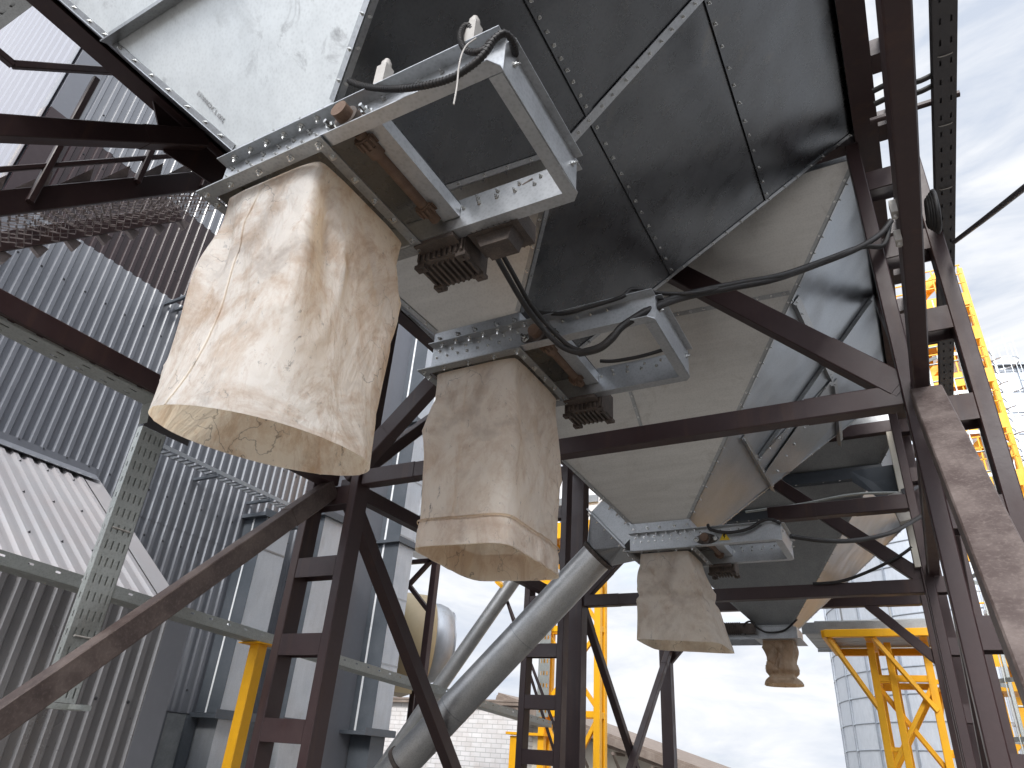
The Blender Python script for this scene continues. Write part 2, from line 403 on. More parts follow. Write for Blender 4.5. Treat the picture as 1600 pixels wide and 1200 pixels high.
# ------------------------------------------------------------------ hoppers
XL, XR, ZT = -4.05, .255, 5.66
def seam(m, a, b, n, w=.05, t=.006, nb=14, off=.002, mi_b=1, two=False, flange=0):
    """strip lying on a panel between a and b (n = outward normal) with a row of bolts"""
    a, b, n = V(a), V(b), V(n).normalized(); d = (b - a).normalized(); x = d.cross(n).normalized()
    c = (a + b) / 2 + n * (off + t / 2)
    m.obox(c, d, x, (b - a).length / 2, w / 2, t / 2)
    if flange: m.obox((a + b) / 2 + n * (off + t + flange / 2) + x * (w / 2 - .003), d, x, (b - a).length / 2, .003, flange / 2)
    m.bolts(a + n * (off + t) + d * .04, b + n * (off + t) - d * .04, nb, n, .0065, .008, mi_b)
    if two: m.bolts(a + n * (off + t) + d * .07 + x * w * .3, b + n * (off + t) - d * .05 + x * w * .3, nb, n, .007, .009, mi_b)

def hopper(name, label, ox, oy, zo, yt, zt_f, zt_b, mats, wall=True, xr=XR, xl=XL, zsl=None):
    """pyramid hopper: outlet ox=(x0,x1) oy=(y0,y1) at zo, top rectangle xl..xr, yt with the
    front / rear top edge heights zt_f, zt_b (lower at a ridge shared with a neighbour)"""
    root = thing(name, label, 'hopper', ((ox[0] + ox[1]) / 2, (oy[0] + oy[1]) / 2, zo), 'galvanised hoppers under the bins')
    def xr_at(z): return ox[1] + (z - zo) * (xr - ox[1]) / (ZT - zo)
    def xl_at(z): return ox[0] + (z - zo) * (xl - ox[0]) / (ZT - zo)
    fl, fr = V((ox[0], oy[0], zo)), V((ox[1], oy[0], zo)); bl, br = V((ox[0], oy[1], zo)), V((ox[1], oy[1], zo))
    FL, FR = V((xl_at(zt_f), yt[0], zt_f)), V((xr_at(zt_f), yt[0], zt_f)); BL, BR = V((xl_at(zt_b), yt[1], zt_b)), V((xr_at(zt_b), yt[1], zt_b))
    TL0, TL1 = V((xl, yt[0], ZT)), V((xl, yt[1], ZT)); TR0, TR1 = V((xr, yt[0], ZT)), V((xr, yt[1], ZT))
    cen = (fl + br + TL0 + TR1) / 4 + V((0, 0, .2))
    def pnl(nm, poly, mat):
        p = [V(q) for q in poly]; n = (p[1] - p[0]).cross(p[2] - p[0]).normalized()
        if n.dot(p[0] - cen) < 0: n = -n
        MB().plate(p, .004, -n).build(nm, mat, root); return n
    nf = pnl('front_panel', [fl, fr, FR, FL], mats[0]); nb = pnl('rear_panel', [bl, br, BR, BL], mats[3])
    rp = [fr, br, BR] + ([TR1] if zt_b < ZT else []) + ([TR0] if zt_f < ZT else []) + [FR]
    lp = [fl, bl, BL] + ([TL1] if zt_b < ZT else []) + ([TL0] if zt_f < ZT else []) + [FL]
    nr = pnl('right_panel', rp, mats[1]); nl = pnl('left_panel', lp, mats[2])
    m = MB()
    seam(m, fr + nr * .0, FR, (nr + nf * .2), .035, .004, 18)
    m2 = MB()
    for (p, q, n1, n2) in ((fr, FR, nr, nf), (fl, FL, nl, nf), (br, BR, nr, nb), (bl, BL, nl, nb)):
        m3 = MB(); d = (q - p).normalized()
        for n in (n1, n2):
            o = n2 if n is n1 else n1
            x = d.cross(n).normalized()
            if x.dot(o) > 0: x = -x
            c = (p + q) / 2 + n * .004 + x * .013
            m3.obox(c, d, x, (q - p).length / 2 - .002, .013, .002)
            k = max(4, int((q - p).length / .13))
            if n is not nl: m3.bolts(p + d * .08 + n * .006 + x * .014, q - d * .05 + n * .006 + x * .014, k, n, .006, .008, 1)
        m3.build('hip_strip', ['galv', 'bolt'], root)
    if wall:
        m = MB()
        for a, b in (((xl, yt[0]), (xr, yt[0])), ((xr, yt[0]), (xr, yt[1])), ((xr, yt[1]), (xl, yt[1])), ((xl, yt[1]), (xl, yt[0]))):
            a3, b3 = V((*a, ZT)), V((*b, ZT)); m.plate([a3, b3, b3 + V((0, 0, 5)), a3 + V((0, 0, 5))], .004)
        m.plate([(xl, yt[0], 10.66), (xr, yt[0], 10.66), (xr, yt[1], 10.66), (xl, yt[1], 10.66)], .01)
        m.build('bin_wall', 'galv', root)
    return root, dict(nf=nf, nb=nb, nr=nr, nl=nl, fr=fr, fl=fl, br=br, bl=bl, FR=FR, FL=FL, BR=BR, BL=BL)

OX = (-2.16, -1.60); Z0 = 3.80
YR = 2.18; ZR = 4.28
h1, i1 = hopper('hopper', 'nearest hopper with the pale smudged front sheet and dark right side', OX, (1.20, 1.77), Z0, (.04, YR), ZT, ZR, ('galv_white', 'galv_shaded', 'galv_shaded', 'galv_shaded'))
h2, i2 = hopper('hopper', 'dark-sided hopper above the second canvas sleeve, joined to the nearest hopper', OX, (2.73, 3.31), Z0, (YR, 4.02), ZR, ZT, ('galv_warm', 'galv_shaded', 'galv', 'galv_shaded'))
h3, i3 = hopper('hopper', 'hopper with a beige brushed front sheet and bluish glossy side, above the third sleeve', OX, (6.02, 6.6), 3.66, (4.27, 8.12), ZT, ZT, ('galv_warm', 'galv_blue', 'galv', 'galv'))
h4, i4 = hopper('hopper', 'farthest grey hopper with the narrow outlet beyond the low cross beams', (-1.98, -1.52), (10.9, 11.3), 3.62, (9.32, 13.1), ZT, ZT, ('galv_grey', 'galv_blue', 'galv', 'galv'))
# seams on the common right plane of hoppers 1 and 2
def planepts(i): return i['fr'], i['nr']
def dpt(x, y, i): return onP(x, y, i['fr'], i['nr'])
m = MB(); nr = i1['nr']
def rline(i, X, ya, yb):
    """line running along Y on the right panel at given X"""
    f, n = i['fr'], i['nr']
    z = f.z - (X - f.x) * n.x / n.z
    return V((X, ya, z)), V((X, yb, z))
XB, XD = dpt(923, 182, i1).x, dpt(1198, 307, i1).x
def hip_y(i, X, back):
    a, b = (i['br'], i['BR']) if back else (i['fr'], i['FR'])
    return a.y + (X - a.x) * (b.y - a.y) / (b.x - a.x)
for X in (XB, XD):
    m = MB(); a, b = rline(i1, X, max(hip_y(i1, X, False), .2) + .03, YR - .03); seam(m, a, b, nr, .05, .003, 18, .002, 1, False, .005)
    m.build('panel_seam', ['galv_shaded', 'bolt'], h1)
    m = MB(); a, b = rline(i2, X, YR + .03, hip_y(i2, X, True) - .03); seam(m, a, b, nr, .05, .003, 12, .002, 1, False, .005)
    m.build('panel_seam', ['galv_shaded', 'bolt'], h2)
m = MB(); Xr = i1['BR'].x
za = lambda X: i1['fr'].z - (X - i1['fr'].x) * nr.x / nr.z
seam(m, (Xr, YR, za(Xr)), (XR, YR, za(XR)), nr, .055, .006, 22, .005, 1, False)
m.build('joint_strip', ['zinc', 'bolt'], h2)
# front stiffeners
def fline(i, z, pad=.02):
    f0, f1, F0, F1 = i['fl'], i['fr'], i['FL'], i['FR']; t = (z - f0.z) / (F0.z - f0.z)
    a, b = f0.lerp(F0, t), f1.lerp(F1, t); return a + (b - a) * pad, b - (b - a) * pad
m = MB(); zz = onP(200, 45, i1['fl'], i1['nf']).z
a, b = fline(i1, zz, .01); seam(m, a, b, i1['nf'], .06, .006, 14, .003, 1, False, .05)
m.build('stiffener', ['galv', 'bolt'], h1)
# faint stencilled batch number on the first hopper's front sheet
def text_on(s, name, size, p, xdir, n, mat, parent, ext=.001):
    cu = bpy.data.curves.new(name, 'FONT'); cu.body = s; cu.size = size; cu.extrude = ext; cu.align_x = 'LEFT'
    tmp = bpy.data.objects.new(name, cu); COL.objects.link(tmp)
    dg = bpy.context.evaluated_depsgraph_get(); me = bpy.data.meshes.new_from_object(tmp.evaluated_get(dg))
    bpy.data.objects.remove(tmp); me.name = name
    x = V(xdir).normalized(); nn = V(n).normalized(); y = nn.cross(x).normalized()
    off = V((0, 0, 0)); q = parent
    while q is not None: off += q.location; q = q.parent
    mt = Matrix(((x.x, y.x, nn.x, p[0] - off.x), (x.y, y.y, nn.y, p[1] - off.y), (x.z, y.z, nn.z, p[2] - off.z), (0, 0, 0, 1)))
    me.transform(mt); me.materials.clear(); me.materials.append(MAT[mat])
    o = bpy.data.objects.new(name, me); COL.objects.link(o); o.parent = parent; return o
ta, tb = onP(352, 186, i1['fl'], i1['nf']), onP(305, 134, i1['fl'], i1['nf'])
text_on('200 T.240000.N', 'stencil_mark', (tb - ta).length / 7.6, ta + i1['nf'] * .003, tb - ta, i1['nf'], 'marker', h1)
# third hopper: front seams, side stiffeners
m = MB(); nf = i3['nf']
p, q = onP(985, 612, i3['fl'], nf), onP(1005, 676, i3['fl'], nf); seam(m, V((p.x, p.y, p.z)), q, nf, .03, .004, 4); m.build('panel_seam', ['galv', 'bolt'], h3)
m = MB(); p, q = onP(1052, 492, i3['fl'], nf), onP(1234, 457, i3['fl'], nf); seam(m, p, q, nf, .035, .004, 9)
m.build('panel_seam', ['galv', 'bolt'], h3)
n3 = i3['nr']
for (x0, y0, x1, y1, w, fl_, k) in ((1242, 468, 1298, 588, .09, .04, 8), (1302, 596, 1312, 690, .09, .04, 6), (1160, 682, 1206, 762, .05, .05, 12), (1358, 470, 1186, 712, .075, .03, 16), (1180, 722, 1292, 600, .02, .0, 8)):
    m = MB(); p, q = dpt(x0, y0, i3), dpt(x1, y1, i3); seam(m, p, q, n3, w, .006, k, .004, 1, k > 7, fl_)
    m.build('stiffener', ['galv', 'bolt'], h3)
m = MB(); m.plate([dpt(x, y, i3) + n3 * .012 for x, y in ((1300, 588), (1302, 660), (1235, 735), (1190, 742), (1262, 640))], .004, n3)
m.bolts(dpt(1296, 600, i3) + n3 * .017, dpt(1212, 735, i3) + n3 * .017, 7, n3, .009, .01, 1); m.build('gusset_plate', ['galv', 'bolt'], h3)
# fourth hopper seam and the outer stiffener ring with gussets
m = MB(); n4 = i4['nf']
p, q = onP(1240, 780, i4['fl'], n4), onP(1250, 818, i4['fl'], n4); seam(m, p, q, n4, .03, .004, 5); m.build('panel_seam', ['galv', 'bolt'], h4)
m = MB()
for z, hgt in ((5.30, .16), (4.95, .14)):
    a, b = fline(i4, z, -.02); m.bar(a + n4 * .05, b + n4 * .05, .10, hgt, (0, 0, 1), .004)
    m.bolts(a + n4 * .101 - V((0, 0, hgt * .3)), b + n4 * .101 - V((0, 0, hgt * .3)), 22, n4, .009, .01, 1)
m.build('stiffener', ['duct_dark', 'bolt'], h4)
m = MB(); m.plate([(.25, 9.20, 5.2), (-.35, 9.26, 5.2), (-.35, 9.26, 5.05), (-.05, 9.2, 4.75), (.25, 9.2, 4.72)], .012, (0, -1, 0))
m.build('gusset_plate', 'duct_dark', h4)
MB().bar((.20, 9.15, 3.9), (.20, 9.15, 5.6), .13, .13).build('corner_post', 'render', h4)

# ------------------------------------------------------------------ slide gates
def make_gate(label):
    g = thing('slide_gate', label, 'slide gate', (OX[0], 1.20, 3.54), 'motorised slide gates under the hoppers')
    x0, x1, y0, y1, z0, z1 = -2.16, -.83, 1.20, 1.77, 3.54, 3.70
    fl = .055
    def rail(y, s, nm):
        m = MB()
        m.box((x0, y - .002, z0), (x1, y + .002, z1))
        m.box((x0, min(y + s * .002, y + s * fl), z1 - .004), (x1, max(y + s * .002, y + s * fl), z1))
        # bottom lip with a clipped corner
        m.plate([(x0 + .545, y + s * .002, z0), (x1, y + s * .002, z0), (x1, y + s * .02, z0), (x1 - .03, y + s * fl, z0), (x0 + .545, y + s * fl, z0)], .004, (0, 0, 1))
        n = (0, s, 0)
        m.bolts((x0 + .05, y + s * .002, z1 - .035), (x1 - .25, y + s * .002, z1 - .03), 13, n, .007, .009, 1)
        m.bolts((x0 + .03, y + s * .002, z1 - .075), (x0 + .52, y + s * .002, z1 - .07), 8, n, .0065, .009, 1)
        m.bolts((x0 + .08, y + s * .03, z1 - .004), (x0 + .62, y + s * .03, z1 - .004), 7, (0, 0, -1), .010, .014, 1)
        m.bolts((x0 + .70, y - s * .002, z1 - .03), (x1 - .06, y - s * .002, z1 - .03), 7, (0, -s, 0), .007, .009, 1)
        m.bolts((x0 + .73, y - s * .002, z1 - .06), (x1 - .18, y - s * .002, z1 - .06), 6, (0, -s, 0), .007, .009, 1)
        return m.build(nm, ['zinc', 'bolt'], g)
    rail(y0, -1, 'side_rail'); rail(y1, 1, 'side_rail')
    m = MB(); m.box((x1 - .004, y0 + .003, z0), (x1, y1 - .003, z1)); m.box((x1, y0 + .01, z1 - .004), (x1 + .03, y1 - .01, z1))
    m.box((x1 - .055, y0 + .003, z0 - .003), (x1 - .005, y1 - .003, z0 + .001)); m.bolt((x1 + .001, y1 - .04, z0 + .1), (1, 0, 0), .01, .012, 1)
    m.bolt((x1 + .001, y0 + .06, z0 + .1), (1, 0, 0), .008, .012, 1)
    m.build('end_rail', ['zinc', 'bolt'], g)
    m = MB(); m.box((x0 - .004, y0 + .003, z0), (x0, y1 - .003, z1)); m.build('end_rail', 'zinc', g)
    m = MB(); m.box((x0 + .01, y0 + .006, z1 - .035), (x0 + .80, y1 - .006, z1 - .029)); bl = m.build('blade', 'galv_shaded', g)
    m = MB(); m.box((x0 + .72, y0 + .006, z1 - .10), (x0 + .80, y1 - .006, z1 - .037)); m.build('blade_end', 'zinc', bl)
    # sleeve flange
    m = MB(); zf = z0 - .006; xo = x0 + .56
    for a, b in (((x0 - .05, y0 - .06), (xo + .05, y0 - .003)), ((x0 - .05, y1 + .003), (xo + .05, y1 + .06)), ((x0 - .05, y0 - .003), (x0 - .006, y1 + .003)), ((xo + .005, y0 - .003), (xo + .05, y1 + .003))):
        m.box((a[0], a[1], zf - .006), (b[0], b[1], zf))
    for a, b in (((x0 - .02, y0 - .03), (xo + .02, y0 - .03)), ((x0 - .02, y1 + .03), (xo + .02, y1 + .03)), ((xo + .028, y0 + .03), (xo + .028, y1 - .03)), ((x0 - .028, y0 + .03), (x0 - .028, y1 - .03))):
        m.bolts((*a, zf - .006), (*b, zf - .006), 5, (0, 0, -1), .010, .010, 1)
    m.build('sleeve_flange', ['galv_grey', 'bolt'], g)
    # outlet collar between rail top and the hopper
    m = MB()
    for a, b in (((x0, y0 - .05), (xo + .05, y0 - .003)), ((x0, y1 + .003), (xo + .05, y1 + .05))): m.box((a[0], a[1], z1 + .001), (b[0], b[1], z1 + .006))
    for a, b in (((x0, y0 - .004), (xo, y0)), ((x0, y1), (xo, y1 + .004)), ((x0 - .004, y0), (x0, y1)), ((xo, y0), (xo + .004, y1))): m.box((a[0], a[1], z1 + .006), (b[0], b[1], Z0))
    m.bolts((x0 + .04, y0 - .006, z1 + .05), (xo - .02, y0 - .006, z1 + .05), 5, (0, -1, 0), .010, .014, 1)
    m.build('outlet_collar', ['zinc', 'bolt'], g)
    # drive shaft, bearing
    xs, zs = -1.46, 3.60
    m = MB(); m.tube([(xs, y0 + .03, zs), (xs, y1 - .03, zs)], .024, 16)
    for y in (y0 + .05, y0 + .10, y1 - .13): m.tube([(xs, y, zs), (xs, y + .045, zs)], .034, 16)
    for k in range(12):
        an = k * math.pi / 6
        for y in (y0 + .06, y1 - .12): m.obox((xs + math.cos(an) * .037, y + .015, zs + math.sin(an) * .037), (math.cos(an), 0, math.sin(an)), (0, 1, 0), .006, .02, .005)
    m.build('drive_shaft', 'rust', g)
    m = MB()
    pts = []
    for k in range(24):
        an = 2 * math.pi * k / 24; c_, s_ = math.cos(an), math.sin(an)
        rr = .055 + .055 * abs(c_) ** 4
        pts.append((xs + c_ * rr, y0 - .004, zs + .002 + s_ * min(rr, .055)))
    m.plate(pts, .014, (0, -1, 0))
    m.tube([(xs, y0 - .018, zs + .002), (xs, y0 - .045, zs + .002)], .050, 24)
    b = m.build('bearing', 'castiron', g)
    m = MB(); m.tube([(xs, y0 - .045, zs + .002), (xs, y0 - .085, zs + .002)], .034, 24); m.tube([(xs, y0 - .085, zs + .002), (xs, y0 - .0855, zs + .002)], .006, 8); m.build('shaft_end', 'rust', b)
    for s in (-1, 1): MB().bolt((xs + s * .082, y0 - .018, zs + .002), (0, -1, 0), .017, .024).build('bearing_bolt', 'bolt', b)
    # warning sticker: yellow triangle with a black mark
    # gear motor with ribbed casing hung behind the rear rail
    m = MB(); mx0, mx1, my0, my1, mz0, mz1 = -1.62, -1.36, y1 + .07, y1 + .25, 3.46, 3.63
    m.box((mx0 + .01, my0, mz0 + .02), (mx1 - .01, my1, mz1))
    for k in range(9):
        xx = mx0 + .02 + k * (mx1 - mx0 - .04) / 8; m.box((xx - .005, my0 - .012, mz0 + .025), (xx + .005, my1 + .012, mz1 - .01)); m.box((xx - .005, my0 + .02, mz0 + .002), (xx + .005, my1 - .02, mz0 + .02))
    for xx in (mx0 + .025, mx1 - .025):
        for yy in (my0 + .015, my1 - .015): m.box((xx - .025, yy - .02, mz0 - .004), (xx + .025, yy + .02, mz0 + .014)); m.tube([(xx, yy, mz0 - .004), (xx, yy, mz0 - .01)], .009, 8)
    m.box((mx0 + .03, y1 + .004, mz0 + .06), (mx1 - .03, my0, mz0 + .12))
    mo = m.build('gear_motor', 'castiron', g)
    m = MB(); m.box((mx1 + .012, my0 - .02, mz0 + .075), (mx1 + .25, my1 - .04, mz1))
    for k in range(8): m.box((mx1 + .03 + k * .027, my0 - .03, mz0 + .08), (mx1 + .037 + k * .027, my1 - .03, mz1 - .01))
    m.plate([(mx1 + .04, my0 + .0, mz0 + .074), (mx1 + .22, my0 + .0, mz0 + .074), (mx1 + .20, my0 + .0, mz0 + .012), (mx1 + .07, my0 + .0, mz0 + .012)], .10, (0, 1, 0))
    m.bar((mx1 + .18, my0 - .05, mz1 + .0), (mx1 + .34, my0 - .06, mz1 + .045), .03, .012)
    m.build('motor_body', 'castiron', mo)
    # limit switches on the top edge of the front rail
    for xx, s in ((-1.33, 1), (-.95, 1)):
        m = MB(); m.obox((xx, y0 - .03, z1 + .055), (1, 0, 0), (0, 1, .0), .022, .022, .05); m.tube([(xx, y0 - .03, z1 + .105), (xx, y0 - .03, z1 + .13)], .020, 12); m.tube([(xx, y0 - .03, z1 + .13), (xx, y0 - .03, z1 + .15)], .012, 10)
        m.build('limit_switch', 'pvc', g)
    return g
g1 = make_gate('slide gate with bright zinc rails under the nearest hopper, holding the largest canvas sleeve')
g2 = dup_tree(g1); g2.location = V((OX[0], 2.73, 3.54)); g2['label'] = 'slide gate with grey rails above the second canvas sleeve, black cables draped across its rail'
g3 = dup_tree(g1); g3.location = V((OX[0], 6.02, 3.40))
for gg in (g2, g3):
    for ch in list(gg.children):
        if ch.name.startswith('limit_switch'): bpy.data.objects.remove(ch); continue
        if ch.name.startswith('gear_motor'):
            for c2 in list(ch.children): bpy.data.objects.remove(c2)
g3['label'] = 'slide gate with a yellow warning triangle on its front rail, third from the camera'
m = MB(); tx, tz, ty = -1.30, 3.475, 6.013
m.plate([(tx - .045, ty, tz - .035), (tx + .045, ty, tz - .035), (tx, ty, tz + .045)], .002, (0, -1, 0))
m.plate([(tx - .010, ty - .0025, tz + .018), (tx + .014, ty - .0025, tz + .020), (tx + .001, ty - .0025, tz + .002), (tx + .012, ty - .0025, tz + .002), (tx - .006, ty - .0025, tz - .026), (tx - .002, ty - .0025, tz - .004), (tx - .013, ty - .0025, tz - .004)], .001, (0, -1, 0), 1)
m.build('warning_sticker', ['warn', 'black_mark'], g3)
# fourth, small gate
g4 = thing('slide_gate', 'small slide gate with its motor on the left, under the farthest hopper', 'slide gate', (-1.75, 11.1, 3.42), 'motorised slide gates under the hoppers')
m = MB(); xa, xb, ya, yb, za_, zb_ = -2.62, -1.45, 10.82, 11.36, 3.44, 3.60
for a, b in (((xa, ya, za_), (xb, ya + .005, zb_)), ((xa, yb - .005, za_), (xb, yb, zb_)), ((xa, ya + .005, za_), (xa + .005, yb - .005, zb_)), ((xb - .005, ya + .005, za_), (xb, yb - .005, zb_)), ((-2.02, ya + .006, zb_ - .012), (xb - .006, yb - .006, zb_ - .006)), ((-2.02, ya - .06, za_ - .008), (xb + .05, yb + .06, za_ - .002))): m.box(a, b)
m.build('side_rail', 'zinc', g4)
m = MB(); m.box((-2.0, 10.88, 3.605), (-1.5, 11.3, 3.64)); m.build('outlet_collar', 'galv_grey', g4)
m = MB(); m.tube([(-2.52, 10.76, 3.58), (-2.14, 10.76, 3.58)], .075, 16)
for k in range(9): m.tube([(-2.46 + k * .03, 10.76, 3.58), (-2.45 + k * .03, 10.76, 3.58)], .087, 16)
m.box((-2.16, 10.70, 3.50), (-2.0, 10.818, 3.64)); m.build('gear_motor', 'castiron', g4)

# ------------------------------------------------------------------ canvas sleeves
def sleeve(name, label, top, bot, zt, zb, nb, wob, mat, prof=None, tilt=(0, 0), seed=0, hem=None, corner=0.0, crease=None):
    """open fabric tube: top/bot = (xc, yc, half x, half y); nb: exponent of the lower outline"""
    root = thing(name, label, 'canvas sleeve', (top[0], top[1], zt), 'canvas discharge sleeves')
    NU, NV = 120, 64; m = MB(); vs = []
    def outline(an, n):
        c, s_ = math.cos(an), math.sin(an)
        k = (abs(c) ** n + abs(s_) ** n) ** (-1.0 / n); return c * k, s_ * k
    for j in range(NV + 1):
        v = j / NV; w = prof(v) if prof else v
        n = 16 * (1 - v) ** 1.3 + nb
        cx, cy = top[0] + (bot[0] - top[0]) * w, top[1] + (bot[1] - top[1]) * w
        ff = lambda e: 2 ** (.5 - 1 / e)
        hx, hy = [(top[q_] * ff(16 + nb) * (1 - w) + bot[q_] * ff(nb) * w) / ff(n) for q_ in (2, 3)]
        for i in range(NU):
            an = 2 * math.pi * i / NU; ox, oy = outline(an, n)
            x, y = cx + ox * hx, cy + oy * hy
            z = zt + (zb - zt) * v + v * (tilt[0] * ox + tilt[1] * oy)
            nd = V((ox, oy, 0)).normalized()
            q = V((x * 2.1, y * 2.1, z * 1.1 + seed))
            # folds: soft lumps plus long diagonal pleats fanning from the top corners
            am = wob * min(1, v * 5) * (1 - .75 * v)
            d = noise.noise(q) * 1.5 + noise.noise(q * 2.7) * .7
            rdg = 1 - abs(noise.noise(V((an * 1.7 + v * 1.2, v * 1.6, seed + 4.2)))) * 2
            d += max(0, rdg) ** 6 * 1.6 - max(0, 1 - abs(noise.noise(V((an * 1.1 - v * 2.2, v * .9, seed + 9.1)))) * 2.4) ** 6 * 1.1
            dd = d * am
            if corner:
                for ca in (-.75, -2.36, .78):
                    da = (an - (ca if ca > 0 else ca + 2 * math.pi) + math.pi) % (2 * math.pi) - math.pi
                    off = da - .34 * v / .5
                    dd -= corner * math.exp(-(off / .16) ** 2) * math.exp(-((v - .22) / .22) ** 2)
                    dd += corner * .55 * math.exp(-((da - .02) / .12) ** 2) * math.exp(-((v - .30) / .3) ** 2)
            if crease:
                for (vc, dp, wd, slope) in crease:
                    dd -= dp * math.exp(-((v - vc - slope * math.sin(an * 1.0 + seed) - .03 * noise.noise(V((an * 1.5, seed, 1)))) / wd) ** 2)
            vs.append(V((x, y, z)) + nd * dd)
    fs = [(j * NU + i, j * NU + (i + 1) % NU, (j + 1) * NU + (i + 1) % NU, (j + 1) * NU + i) for j in range(NV) for i in range(NU)]
    m.add(vs, fs, 0, True)
    m.build('canvas', mat, root, normals=False)
    for iu in (87, 32):
        m = MB(); lo_ = int(NV * .03); pa = []
        for j in range(lo_, NV + 1, 1):
            p, q_ = vs[j * NU + iu], vs[j * NU + iu + 1]; c3 = V((bot[0], bot[1], p.z)); o = (p - c3).normalized(); pa.append((p + o * .003, q_ + o * .004))
        vv = [x for pq in pa for x in (pq[0], pq[0].lerp(pq[1], .6))]
        m.add(vv, [(2 * k, 2 * k + 1, 2 * k + 3, 2 * k + 2) for k in range(len(pa) - 1)], 0, True); m.build('seam', mat, root, normals=False)
    if hem:
        m = MB(); base = [vs[int(NV * hem) * NU + i] for i in range(NU)]; low = vs[NV * NU:]
        cc = sum(low, V((0, 0, 0))) / NU; vv = []
        for k in range(4):
            for i in range(NU):
                p = vs[int(NV * hem + (NV - NV * hem) * k / 3) * NU + i]; c2 = V((cc.x, cc.y, p.z)); o = (p - c2); o = V((o.x, o.y, 0)).normalized()
                vv.append(p + o * (.013 + .002 * math.sin(i * .9)) if k else p + o * .002)
        m.add(vv, [(k * NU + i, k * NU + (i + 1) % NU, (k + 1) * NU + (i + 1) % NU, (k + 1) * NU + i) for k in range(3) for i in range(NU)], 0, True)
        m.build('hem', mat, root, normals=False)
        m = MB(); j_ = int(NV * hem); vv = []
        for dz in (.0, -.010):
            for i in range(NU):
                p = vs[j_ * NU + i]; o = V((p.x - cc.x, p.y - cc.y, 0)).normalized(); vv.append(p + o * .0155 + V((0, 0, dz)))
        m.add(vv, [(i, (i + 1) % NU, NU + (i + 1) % NU, NU + i) for i in range(NU)], 0, True); m.build('hem_stitching', 'fabric_brown', root, normals=False)
    return root
sleeve('canvas_sleeve', 'largest stained cream canvas sleeve with an oval open bottom, nearest the camera', (-1.875, 1.485, .262, .27), (-1.95, 1.55, .43, .36), 3.525, 2.56, 2.0, .011, 'fabric', tilt=(-.085, .015), seed=1.3, corner=.05)
sleeve('canvas_sleeve', 'square cream canvas sleeve with a folded lower hem, second from the camera', (-1.875, 3.015, .265, .275), (-1.85, 3.03, .278, .31), 3.525, 2.50, 6.5, .014, 'fabric_pale', tilt=(-.01, -.01), seed=5.1, hem=.86, corner=.045, prof=lambda v: v ** .8)
sleeve('canvas_sleeve', 'flared short canvas sleeve with a dark crease across its middle, third from the camera', (-1.86, 6.31, .23, .26), (-1.775, 6.31, .365, .30), 3.385, 2.62, 9.0, .014, 'fabric_far', tilt=(-.02, .0), seed=9.4, corner=.04, crease=[(.48, .025, .04, .03)])
sleeve('canvas_sleeve', 'narrow bunched brown canvas sleeve hanging from the farthest gate', (-1.74, 11.09, .205, .2), (-1.74, 11.05, .20, .17), 3.43, 2.86, 2.6, .03, 'fabric_brown', prof=lambda v: 0, seed=12.2, crease=[(.80, .07, .07, .02), (.45, .05, .2, .05)])

# ------------------------------------------------------------------ corrugated building on the left
def corr(m, o, u, v, n, L, H, pitch=.157, dep=.028, mi=0, screws=None, mi_s=1):
    o, u, v, n = V(o), V(u).normalized(), V(v).normalized(), V(n).normalized()
    prof = ((0, 0), (.44, 0), (.56, 1), (.88, 1)); pts = []; x = 0
    while x < L:
        for a, h in prof:
            xx = x + a * pitch
            if xx <= L: pts.append((xx, h * dep))
        x += pitch
    pts.append((L, pts[-1][1]))
    vs = [o + u * a + n * h + v * z for z in (0, H) for a, h in pts]; k = len(pts)
    m.add(vs, [(i, i + 1, k + i + 1, k + i) for i in range(k - 1)], mi)
    if screws:
        for zz in screws:
            x = pitch * .69; q = 0
            while x < L:
                if q % 2 == int(zz * 7) % 2: m.bolt(o + u * x + v * zz + n * dep, n, .011, .010, mi_s)
                x += pitch; q += 1
    return m
XW, YC = -9.5, 2.53
shop = thing('corrugated_building', 'tall grey corrugated metal building with a dark brown band, on the left', 'building', (XW, YC, 0))
m = MB(); corr(m, (XW, YC + .36, 4.40), (0, 1, 0), (0, 0, 1), (1, 0, 0), 6.6, 7.79 - 4.40, screws=(.4, 1.6, 2.7)); m.build('lower_cladding', ['clad', 'screw'], shop)
m = MB(); corr(m, (XW - .006, YC + .36, 1.97), (0, 1, 0), (0, 0, 1), (1, 0, 0), 6.6, 4.43 - 1.97, screws=(.3, 1.3, 2.2)); m.build('lower_cladding', ['clad', 'screw'], shop)
m = MB(); corr(m, (XW - .004, YC + .36, 7.77), (0, 1, 0), (0, 0, 1), (1, 0, 0), 6.6, 9.42 - 7.77, screws=(.5, 1.3)); m.build('brown_band', ['clad_brown', 'screw'], shop)
m = MB(); corr(m, (XW, YC + .36, 9.40), (0, 1, 0), (0, 0, 1), (1, 0, 0), 6.6, 5.6, screws=(.5, 1.7, 2.9)); m.build('upper_cladding', ['clad', 'screw'], shop)
m = MB(); corr(m, (XW - .02, YC, 0), (-1, 0, 0), (0, 0, 1), (0, -1, 0), 22, 15.0, .36, .07); m.build('end_cladding', 'clad_white', shop)
for z0, z1, mt in ((1.9, 7.78, 'flash'), (7.78, 9.41, 'clad_brown'), (9.41, 15, 'flash')):
    m = MB(); m.box((XW - .01, YC, z0), (XW + .032, YC + .372, z1)); m.box((XW - .28, YC - .040, z0), (XW - .012, YC - .032, z1)); m.build('corner_flashing', mt if z0 > 7 and z0 < 9 else mt, shop)
m = MB(); m.box((-31, YC + .05, 0), (XW - .03, YC + 9.2, 14.95)); m.build('building_core', 'flash', shop)
m = MB(); m.box((XW - .02, YC, 0), (XW + .01, 9.5, 1.955)); m.build('plinth', 'plinth', shop)
